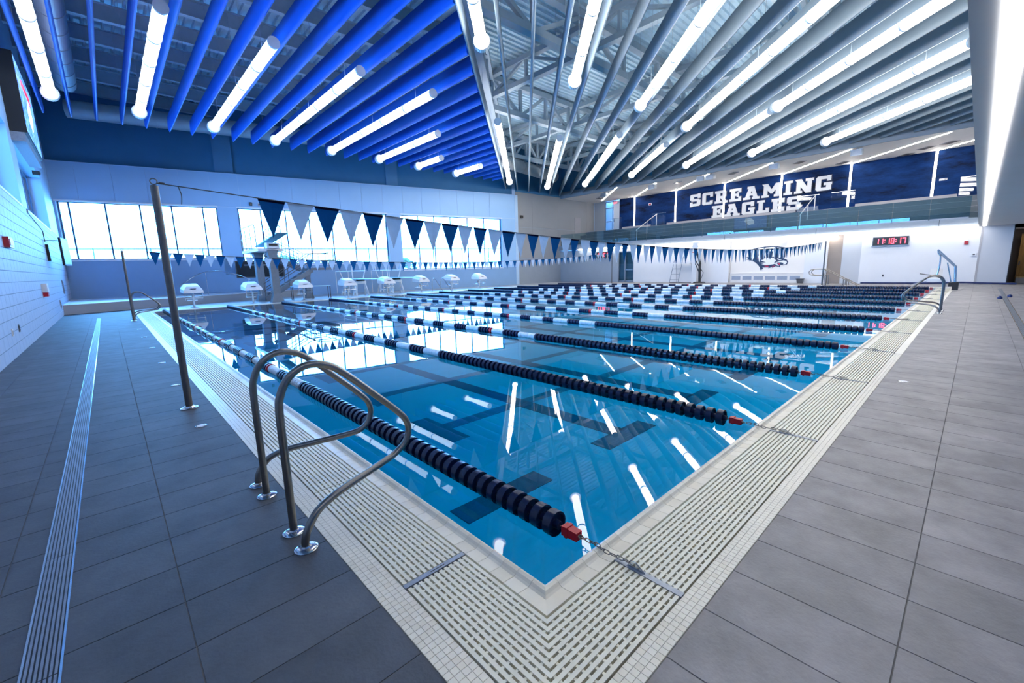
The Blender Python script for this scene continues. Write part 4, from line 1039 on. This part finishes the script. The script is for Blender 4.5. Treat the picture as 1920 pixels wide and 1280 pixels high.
t = thing('exit_sign', 'small red and white exit sign hanging above the eagle emblem', 'exit sign', (XE+0.05, 7.7, 2.6)); MB().box(XE+0.02, XE+0.06, 7.45, 7.85, 2.60, 2.84).build('housing', M_white, t); exit_letters(t, XE+0.02, 7.82, 2.65, 0.13); MB().box(XE+0.03, XE+0.05, 7.6, 7.7, 2.84, 2.96).build('bracket', M_steeld, t)

# emblem: shield with letters and an eagle head, cut-out panels on the alcove wall
em = thing('eagle_emblem', 'navy shield emblem with white letters and an eagle head on the alcove wall', 'emblem', (XE+0.3, 8.4, 0.9))
def eyz(px, py): return (9.935 - (px-395)*0.00239, 2.415 - (py-120)*0.00182)
def epoly(pts, layer, m, nm):
    P = [(XE+0.3-0.012*layer, *eyz(*q)) for q in pts]; MB().poly(P, (-1,0,0), 0.012).build(nm, m, em)
epoly([(500,215),(700,145),(880,118),(1030,115),(1200,130),(1405,182),(1410,380),(1415,520),(1370,560),(1450,610),(1500,700),(1470,790),(1380,815),(1310,790),(1305,885),(1200,840),(1110,910),(1120,870),(1010,912),(1030,880),(860,885),(890,915),(820,985),(790,870),(740,780),(680,700),(600,640),(500,590),(400,560),(480,535),(400,470),(510,480),(510,300)], 0, M_embn, 'shield')
epoly([(530,240),(655,195),(650,290),(625,320),(610,455),(628,465),(585,630),(545,470),(560,455),(550,320),(530,300)], 1, M_lettw, 'letter')
epoly([(720,180),(868,155),(850,290),(820,310),(800,440),(815,460),(770,680),(740,460),(755,440),(745,310),(722,290)], 1, M_lettw, 'letter')
epoly([(890,180),(930,155),(1110,150),(1160,170),(1155,225),(1060,215),(1000,215),(1000,235),(1090,250),(1160,280),(1165,400),(1140,500),(1090,500),(1110,300),(1000,290),(1000,330),(960,420),(975,520),(920,520),(900,400),(930,300),(890,270)], 1, M_lettw, 'letter')
epoly([(1205,170),(1375,205),(1370,260),(1325,255),(1310,440),(1325,455),(1282,560),(1245,455),(1262,440),(1245,245),(1205,240)], 1, M_lettw, 'letter')
epoly([(800,610),(870,600),(880,560),(930,530),(1025,530),(1040,605),(1060,530),(1130,540),(1200,640),(1150,710),(1190,750),(1120,775),(960,795),(830,760),(900,745),(800,710),(950,690),(860,650)], 1, M_lettw, 'eagle_head')
epoly([(1175,720),(1230,690),(1380,640),(1450,665),(1470,720),(1430,785),(1370,780),(1400,740),(1320,705),(1240,705),(1215,725),(1290,850),(1200,800)], 1, M_lettw, 'beak')
epoly([(1235,740),(1300,745),(1290,800)], 1, M_embr, 'tongue')
epoly([(905,810),(1035,828),(1005,855),(930,842)], 1, M_embr, 'feather'); epoly([(1085,850),(1195,808),(1150,852)], 1, M_embr, 'feather'); epoly([(705,555),(760,520),(750,560)], 1, M_embr, 'feather')
epoly([(1220,560),(1340,620),(1290,630),(1240,610)], 1, M_lettw, 'brow')

# ---------------------------------------------------------------- mural lettering
GL = {}
def rect(a, b, c, d): return [(a,c),(b,c),(b,d),(a,d)]
GL['S'] = (6.2, [rect(0.7,5.4,6.3,8), rect(0,2.1,4.3,7.3), rect(0.7,5.4,3.3,4.9), rect(4.1,6.2,0.7,4.1), rect(0.7,5.5,0,1.7), rect(4.5,6.1,5.3,8.3), rect(0,1.6,-0.3,2.7), [(0,7.3),(2,7.3),(2,8),(0.7,8)], [(4.1,0),(5.5,0),(6.2,0.7),(4.1,0.9)]])
GL['C'] = (6.2, [rect(0,2.1,0.8,7.2), rect(0.8,5.2,6.3,8), rect(0.8,5.4,0,1.7), rect(4.5,6.1,5.0,8.2), rect(4.4,6.1,0.4,2.6), [(0,7.2),(2,7.0),(2,8),(0.8,8)], [(0,0.8),(0.8,0),(2,0),(2,1)]])
GL['G'] = (6.6, GL['C'][1][:3] + [rect(4.5,6.1,5.2,8.2), rect(4.3,6.3,0.2,4.2), rect(3.3,6.6,2.9,4.3), GL['C'][1][5], GL['C'][1][6]])
GL['R'] = (7.0, [rect(0.8,2.9,0,8), rect(0,3.7,0,1.4), rect(0,5.3,6.5,8), rect(4.2,6.2,4.1,7.4), rect(2.5,5.4,3.2,4.6), [(3.0,3.6),(5.1,3.6),(6.6,1.0),(4.6,1.0)], rect(4.3,7.1,0,1.4)])
GL['E'] = (6.2, [rect(0.8,2.9,0,8), rect(0,5.6,6.4,8), rect(0,5.8,0,1.6), rect(2.5,4.6,3.3,4.8), rect(4.6,6.1,5.3,8), rect(4.7,6.2,0,2.8), rect(3.8,4.9,2.6,5.5)])
GL['A'] = (8.2, [[(0.9,1.0),(3.0,1.0),(4.7,8),(2.9,8)], [(3.5,8),(5.3,8),(7.3,1.0),(5.1,1.0)], rect(0,3.7,0,1.4), rect(4.5,8.2,0,1.4), rect(2.3,5.9,2.4,3.8), rect(2.0,5.3,6.7,8)])
GL['M'] = (9.2, [rect(0.8,2.7,0,8), rect(6.5,8.4,0,8), rect(0,3.4,0,1.4), rect(5.8,9.2,0,1.4), [(0,8),(2.8,8),(5.3,3.2),(4.3,1.9)], [(9.2,8),(4.9,1.9),(3.9,3.2),(6.4,8)]])
GL['I'] = (3.8, [rect(0.9,2.9,0,8), rect(0,3.8,0,1.4), rect(0,3.8,6.6,8)])
GL['N'] = (8.0, [rect(0.8,2.6,0,8), rect(5.4,7.2,0,8), rect(0,3.4,0,1.4), rect(4.6,8.0,6.6,8), [(0,8),(2.9,8),(7.2,0),(4.9,0)]])
GL['L'] = (6.0, [rect(0.8,2.9,0,8), rect(0,3.7,6.6,8), rect(0,6.0,0,1.6), rect(4.4,6.0,0,3.0)])
def lettering(word, y_left, y_right, z0, h, label):
    """raised slab-serif letters on the mural wall"""
    t = thing('wall_lettering', label, 'lettering', (36.68, y_left, z0), 0, 'white lettering on the mural wall')
    gap = 1.0; tot = sum(GL[c][0] for c in word) + gap*(len(word)-1); sx = (y_left-y_right)/tot; sz = h/8
    x = 0
    for c in word:
        m = MB(); sh = MB(); w = GL[c][0]
        for jj, pl in enumerate(GL[c][1]):
            slant = 0.0
            P = [(36.66-0.004*jj, y_left - (x+q[0]+slant*q[1])*sx, z0+q[1]*sz) for q in pl]; m.poly(P, (-1,0,0), 0.03)
            P2 = [(36.69-0.001*jj, y_left - (x+q[0]+(0.3 if q[0] > sum(a[0] for a in pl)/len(pl) else -0.3))*sx, z0+(q[1]+(0.3 if q[1] > sum(a[1] for a in pl)/len(pl) else -0.3))*sz) for q in pl]; sh.poly(P2, (-1,0,0), 0.02)
        o = m.build('letter', M_lettw, t); sh.build('letter_edge', M_letts, o)
        x += w + gap
lettering('SCREAMING', 16.45, 6.35, 6.27, 0.98, 'big white slab-serif letters reading SCREAMING on the mural wall')
lettering('EAGLES', 14.55, 8.15, 5.14, 0.95, 'big white slab-serif letters reading EAGLES under the longer word')

# ---------------------------------------------------------------- balcony lights, speakers, vents, rails
YS = [21.9, 17.78, 13.62, 9.5, 5.36, 1.2]
for i, y in enumerate(YS):
    t = thing('strip_light', 'upright white strip light on the mural wall, %s from the upper-level door' % ORD[i], 'strip light', (36.66, y, 5.2), 0, 'upright strip lights on the mural wall')
    MB().box(36.64, 36.66, y-0.05, y+0.05, 5.0, 7.78).build('diffuser', M_strip, t); MB().box(36.66, 36.7, y-0.07, y+0.07, 4.98, 7.8).build('channel', M_white, t)
for i, (y, l0, l1) in enumerate([(25.9, 1.2, 6.0)] + [(y, 0.05, 4.9) for y in YS]):
    a = Vector((36.6, y, 7.79)); d = Vector((-1, -1, 0)).normalized()
    b = a + d*l1*R2; a = a + d*l0
    if b.y < -1.0: b = a + d*((a.y+1.0)*R2)
    t = thing('strip_light', 'slanting strip light in the balcony soffit, %s from the upper-level door' % ORD[i], 'strip light', tuple(a), 0, 'slanting strip lights in the balcony soffit')
    MB().beam(a, b, 0.09, 0.03).build('diffuser', M_strip, t); MB().beam(a+Vector((0,0,0.012)), b+Vector((0,0,0.012)), 0.13, 0.02).build('channel', M_white, t)
def speaker(x, y, lab):
    t = thing('ceiling_speaker', lab, 'speaker', (x, y, 7.35), 0, 'speakers under the balcony soffit')
    MB().hexa([(x-0.20,y-0.28,7.36),(x+0.16,y-0.28,7.42),(x+0.16,y+0.28,7.42),(x-0.20,y+0.28,7.36)], [(x-0.16,y-0.28,7.72),(x+0.16,y-0.28,7.70),(x+0.16,y+0.28,7.70),(x-0.16,y+0.28,7.72)]).build('cabinet', M_duct, t)
    MB().box(x-0.212, x-0.19, y-0.25, y+0.25, 7.40, 7.68).build('grille', M_galv, t); MB().box(x-0.04, x+0.04, y-0.04, y+0.04, 7.7, 7.8).build('bracket', M_steeld, t)
for x, y, lab in ((31.7, 21.9, 'speaker under the soffit nearest the upper-level door'), (31.7, 17.3, 'single pale speaker under the soffit above the word SCREAMING'), (31.7, 13.4, 'first of the paired speakers under the soffit'), (31.7, 12.7, 'second of the paired speakers under the soffit'), (31.7, 8.6, 'speaker under the soffit above the letter N'), (31.7, 4.3, 'speaker under the soffit nearest the dropped ceiling')): speaker(x, y, lab)
for i, (x, y) in enumerate([(32.9, 15.8), (32.9, 11.6), (33.0, 7.5), (35.7, 5.7), (35.1, 1.6), (36.3, 2.6), (34.6, 0.6), (33.3, 23.0), (33.8, 23.6), (34.3, 24.2)]):
    t = thing('ceiling_vent', 'flat grey vent in the balcony soffit, %s in a scattered row' % ORD[i], 'vent', (x, y, 7.77), PI/4 if i < 7 else 0, 'vents in the balcony soffit')
    BASE[t.name] = (0, 0, 0)
    f = MB(); f.box(-0.4, 0.4, -0.22, 0.22, 0.0, 0.03); f.build('frame', M_knee, t)
    for j in range(5): MB().box(-0.36, 0.36, -0.18+0.075*j, -0.14+0.075*j, -0.01, 0.0).build('slat', M_steeld, t)
def balcony_rail(y, lab):
    t = thing('stair_handrail', lab, 'handrail', (33.0, y, 3.7), 0, 'white handrails of the balcony stairs')
    MB().tube(smooth_path([(32.2, y, 3.4), (32.2, y, 4.25), (32.35, y, 4.45), (35.2, y, 5.75), (35.4, y, 5.7), (35.4, y, 4.8)], 6), 0.028, 8).build('rail', M_white, t)
    MB().tube([(33.8, y, 4.0), (33.8, y, 5.1)], 0.024, 8).build('leg', M_white, t)
balcony_rail(18.9, 'white bent handrail on the balcony stairs beside the SCREAMING lettering'); balcony_rail(7.0, 'white bent handrail on the balcony stairs after the EAGLES lettering')
for y0, y1, lab in ((18.35, 19.7, 'glass guard beside the first balcony stair handrail'), (22.9, 24.0, 'glass guard near the upper-level door'), (6.9, 8.2, 'glass guard after the word EAGLES'), (4.9, 6.2, 'glass guard beside the fifth upright strip light'), (-0.95, 0.0, 'glass guard at the right end of the balcony')):
    t = thing('glass_guard', lab, 'glass guard', (36.0, y0, 4.85)); MB().box(36.0, 36.015, y0, y1, 4.85, 5.95).build('pane', M_glass, t); MB().box(35.97, 36.05, y0, y1, 4.78, 4.88).build('shoe', M_white, t)
    MB().box(35.99, 36.03, y0, y1, 5.95, 5.98).build('cap', M_chrome, t)
# lobby downlights and bench beyond the opening
for i, (x, y) in enumerate([(32.3, -2.75), (33.0, -3.1)]):
    t = thing('downlight', 'small round downlight in the lobby ceiling, %s one' % ('nearer', 'farther')[i], 'downlight', (x, y, 2.7)); MB().lathe([(2.70, 0.10), (2.75, 0.10)], 16, c=(x, y, 0)).build('lens', M_strip, t); MB().lathe([(2.71, 0.13), (2.75, 0.13)], 16, c=(x, y, 0)).build('ring', M_white, t)
t = thing('timber_crate', 'dark brown low crate on the lobby floor by the plywood door', 'crate', (32.6, -2.9, 0)); MB().box(32.3, 32.9, -3.2, -2.6, 0, 0.3).build('box_body', M_tan, t); MB().box(32.28, 32.92, -3.22, -2.58, 0.3, 0.34).build('lid', M_wood, t)
# blue tarp roll along the end wall
t = thing('tarp_roll', 'rolled dark blue tarp lying along the foot of the end wall', 'tarp', (31.0, 0.5, 0)); MB().tube(smooth_path([(31.08, 3.4, 0.05), (31.06, 2.0, 0.05), (31.05, 0.3, 0.06), (31.02, -0.7, 0.10), (31.0, -1.6, 0.07), (31.02, -2.6, 0.05)], 4), 0.045, 8).build('roll', M_cyan, t)
# small blue things on the deck
for i, (x, y) in enumerate([(20.6, -1.85), (21.6, -2.1)]):
    t = thing('deck_weight', ('small blue deck weight beside the trench drain, drain side', 'small blue deck weight past the trench drain')[i], 'weight', (x, y, 0)); MB().lathe([(0, 0.06), (0.05, 0.065), (0.08, 0.035), (0.10, 0.03)], 14, c=(x, y, 0)).build('weight_body', M_cyan, t); MB().tube(arc((x, y, 0.10), 0.03, 0, PI, 8, (1,0,0), (0,0,1)), 0.006, 6).build('handle', M_galv, t)

# ---------------------------------------------------------------- pool lift
pl = thing('pool_lift', 'steel pool lift with a slanting arm, white seat and black base', 'pool lift', (25.8, -0.62, 0))
X = 25.8
MB().box(X-0.16, X+0.16, -0.74, -0.54, 0, 0.34).build('battery_base', M_black, pl); MB().box(X-0.1, X+0.1, -0.55, -0.42, 0.14, 0.32).build('control_box', M_black, pl)
MB().tube([(X, -0.64, 0), (X, -0.60, 0.55), (X, -0.56, 1.02)], 0.045, 12).build('mast', M_chrome, pl)
m = MB(); m.beam((X, -0.60, 1.0), (X, 0.05, 1.76), 0.07, 0.05); m.beam((X, -0.52, 1.02), (X, 0.03, 1.66), 0.05, 0.04); m.build('arm', M_chrome, pl)
MB().tube([(X, -0.30, 1.18), (X, -0.49, 0.35)], 0.022, 8).build('actuator', M_chrome, pl)
MB().tube(smooth_path([(X, 0.05, 1.76), (X, 0.03, 1.62), (X, -0.05, 1.46), (X, -0.06, 1.0), (X, -0.02, 0.62)]), 0.03, 10).build('seat_hanger', M_chrome, pl)
m = MB(); m.hexa([(X-0.25,-0.20,0.42),(X+0.25,-0.20,0.42),(X+0.25,0.28,0.42),(X-0.25,0.28,0.42)], [(X-0.25,-0.20,0.47),(X+0.25,-0.20,0.47),(X+0.25,0.28,0.50),(X-0.25,0.28,0.50)]); m.build('seat', M_white, pl)
MB().hexa([(X+0.20,-0.20,0.45),(X+0.25,-0.20,0.45),(X+0.25,0.25,0.45),(X+0.20,0.25,0.45)], [(X+0.28,-0.18,0.92),(X+0.32,-0.18,0.92),(X+0.32,0.22,0.92),(X+0.28,0.22,0.92)]).build('seat_back', M_cream, pl)
MB().tube([(X, 0.1, 0.62), (X, 0.55, 0.71)], 0.02, 8).build('arm_rest', M_steeld, pl); MB().hexa([(X-0.2,0.3,0.36),(X+0.2,0.3,0.36),(X+0.2,0.82,0.20),(X-0.2,0.82,0.20)], [(X-0.2,0.3,0.38),(X+0.2,0.3,0.38),(X+0.2,0.82,0.22),(X-0.2,0.82,0.22)]).build('footrest', M_galv, pl)

# ---------------------------------------------------------------- far deck: stair handrails, guard ladder, hoop, bin
def far_rails(x, lab):
    t = thing('stair_handrail', lab, 'handrail', (x, 4.6, 0), 0, 'looped handrails of the far pool stairs')
    MB().tube(smooth_path([(x, 4.66, 0), (x, 4.66, 0.5), (x, 4.72, 0.56), (x, 5.25, 0.56), (x, 5.45, 0.62), (x, 5.52, 0.73), (x, 5.45, 0.86), (x, 5.30, 0.91), (x, 4.9, 0.91), (x, 4.68, 0.84), (x, 3.75, 0.30), (x, 3.2, 0.0)], 5), 0.024, 8).build('rail', M_steel, t)
    MB().tube([(x, 4.86, 0), (x, 4.86, 0.9)], 0.022, 8).build('leg', M_steel, t)
    for y in (3.70, 3.85): MB().tube([(x, y, 0), (x, y, 0.33)], 0.02, 8).build('baluster', M_steel, t)
far_rails(28.9, 'looped steel stair handrail by the far pennant post, pool side'); far_rails(29.5, 'looped steel stair handrail by the far pennant post, wall side')
gc = thing('guard_ladder', 'tall steel lifeguard stand with ladder rungs against the white end wall', 'lifeguard stand', (30.4, 14.2, 0))
for y0, y1, z1 in ((14.83, 14.62, 1.7), (14.15, 13.93, 1.95)): MB().tube([(30.2, y0, 0), (30.5, y1, z1)], 0.025, 8).build('ladder_rail', M_galv, gc)
for y0 in (14.6, 13.4): MB().tube([(30.95, y0, 0), (30.75, y0, 1.45)], 0.022, 8).build('leg', M_galv, gc)
for z in (0.25, 0.65, 1.05, 1.42): MB().tube([(30.2+0.16*z, 14.83-0.12*z, z), (30.2+0.16*z, 14.15-0.12*z, z)], 0.018, 8).build('rung', M_galv, gc)
MB().box(30.4, 30.9, 13.4, 14.7, 1.40, 1.46).build('seat', M_white, gc); MB().tube([(30.3, 14.9, 0.03), (30.9, 13.3, 0.03)], 0.02, 8).build('base_bar', M_black, gc)
col = struct(MB().box(30.62, 31.0, 12.95, 13.32, 0, 2.96).build('column', M_white_wall))
hp = thing('hoop_stand', 'portable black hoop stand with a white rectangular backboard frame', 'hoop stand', (30.4, 12.6, 0))
MB().hexa([(30.0,12.2,0),(30.55,12.2,0),(30.55,12.95,0),(30.0,12.95,0)], [(30.05,12.3,0.10),(30.5,12.3,0.10),(30.5,12.85,0.10),(30.05,12.85,0.10)]).build('base', M_black, hp)
MB().tube([(30.3, 12.55, 0.1), (30.3, 12.60, 1.5), (30.35, 12.75, 1.9), (30.4, 12.9, 2.35)], [0.09, 0.08, 0.05, 0.05], 10).build('pole', M_black, hp)
for a, b in (((30.3, 12.95, 1.7), (30.3, 12.45, 0.9)), ((30.3, 12.92, 1.4), (30.3, 12.6, 0.75)), ((30.3, 12.9, 2.2), (30.3, 12.5, 1.35))): MB().beam(a, b, 0.05, 0.05).build('brace', M_black, hp)
MB().tube([(30.3, 12.55, 1.1), (30.3, 12.3, 0.75), (30.3, 12.45, 0.3)], 0.018, 8).build('crank_handle', M_black, hp)
m = MB()
for a, b in (((30.45, 12.36, 2.88), (30.45, 13.78, 2.88)), ((30.45, 12.38, 2.3), (30.45, 12.38, 2.9)), ((30.45, 13.76, 2.3), (30.45, 13.76, 2.9)), ((30.45, 12.36, 2.32), (30.45, 13.78, 2.32)), ((30.45, 12.8, 2.62), (30.45, 13.35, 2.62))): m.beam(a, b, 0.05, 0.06)
m.build('backboard_frame', M_white, hp)
MB().tube(arc((30.15, 13.05, 2.2), 0.22, 0, 2*PI, 20, (1,0,0), (0,1,0))[:-1], 0.012, 6, closed=True).build('hoop', M_red, hp)
bn = thing('waste_bin', 'small dark bin standing at the end of the convector', 'bin', (31.0, 6.45, 0)); MB().hexa([(30.9,6.3,0),(31.15,6.3,0),(31.15,6.58,0),(30.9,6.58,0)], [(30.86,6.26,0.28),(31.17,6.26,0.28),(31.17,6.62,0.28),(30.86,6.62,0.28)]).build('tub', M_steeld, bn); MB().box(30.84, 31.18, 6.24, 6.64, 0.26, 0.29).build('rim', M_black, bn)
lm = thing('ceiling_lamp', 'small white wall lamp above the taupe door', 'lamp', (XE, 5.0, 2.75)); MB().box(XE-0.05, XE+0.1, 4.75, 5.2, 2.78, 2.83).build('diffuser', M_strip, lm); MB().box(XE-0.02, XE+0.12, 4.7, 5.25, 2.83, 2.89).build('housing', M_white, lm)

# ---------------------------------------------------------------- outdoors beyond the windows
og = struct(MB().box(-40, 60, 34.6, 90, -0.2, 0.9).build('ground_outside', M_pave)); struct(MB().box(-40, -3.6, -6, 34.6, -0.2, 0.9).build('ground_beside', M_pave))
fn = thing('glass_fence', 'pale glass fence with metal posts standing outside the windows', 'fence', WP(0, -6.0, 0.9))
for i in range(12):
    s = -3.0 + 2.9*i
    wbox(MB(), s+0.06, s+2.84, -6.03, -6.0, 1.1, 3.35).build('fence_pane', M_glass, fn); wbox(MB(), s, s+0.06, -6.05, -5.98, 0.9, 3.45).build('fence_post', M_mull, fn)
    wbox(MB(), s+0.06, s+2.9, -6.05, -5.98, 3.35, 3.42).build('top_bar', M_mull, fn)
for i, (s, t_, r) in enumerate([(1.2, -9, 1.0), (3.2, -10, 0.9), (6.3, -9.5, 1.3), (10.8, -12, 1.6), (15.5, -11, 1.2), (21.5, -10, 1.3)]):
    c = Vector(WP(s, t_, 0.9)); m = MB(); h = thing('outdoor_shrub', 'rounded shrub outside the windows, %s from the block wall' % ORD[i], 'shrub', tuple(c), 0, 'shrubs beyond the fence')
    for k in range(260):
        th, ph = random.uniform(0, 2*PI), math.acos(random.uniform(-0.2, 1)); rr = r*random.uniform(0.75, 1.05)
        q = c + Vector((math.cos(th)*math.sin(ph), math.sin(th)*math.sin(ph), math.cos(ph)+0.4))*rr; e1 = Vector((random.gauss(0,1), random.gauss(0,1), random.gauss(0,1))).normalized(); e2 = e1.orthogonal().normalized()
        m.add([q-e1*0.22*r, q+e2*0.12*r, q+e1*0.22*r, q-e2*0.12*r], [(0,1,2,3)])
    stuff(m.build('foliage', M_leaf, h)); MB().tube([tuple(c), tuple(c+Vector((0,0,r)))], 0.06, 6).build('stem', M_tan, h)
# daylight portals in the window openings help sampling of the sky
def portal(center, normal, w, h):
    ld_ = bpy.data.lights.new('window_portal', 'AREA'); ld_.shape = 'RECTANGLE'; ld_.size = w; ld_.size_y = h; ld_.cycles.is_portal = True
    o = bpy.data.objects.new('window_portal', ld_); COL.objects.link(o); o.location = center
    o.rotation_euler = Vector(normal).to_track_quat('-Z', 'Y').to_euler()
for s0, s1, sill, _ in WIN: portal(WP((s0+s1)/2, -0.33, (sill+TOP)/2), tuple(N_), s1-s0, TOP-sill)
for y0, y1 in ((4.5, 17.9), (19.2, 27.0)): portal((-3.28, (y0+y1)/2, 4.75), (1,0,0), y1-y0, 2.2)
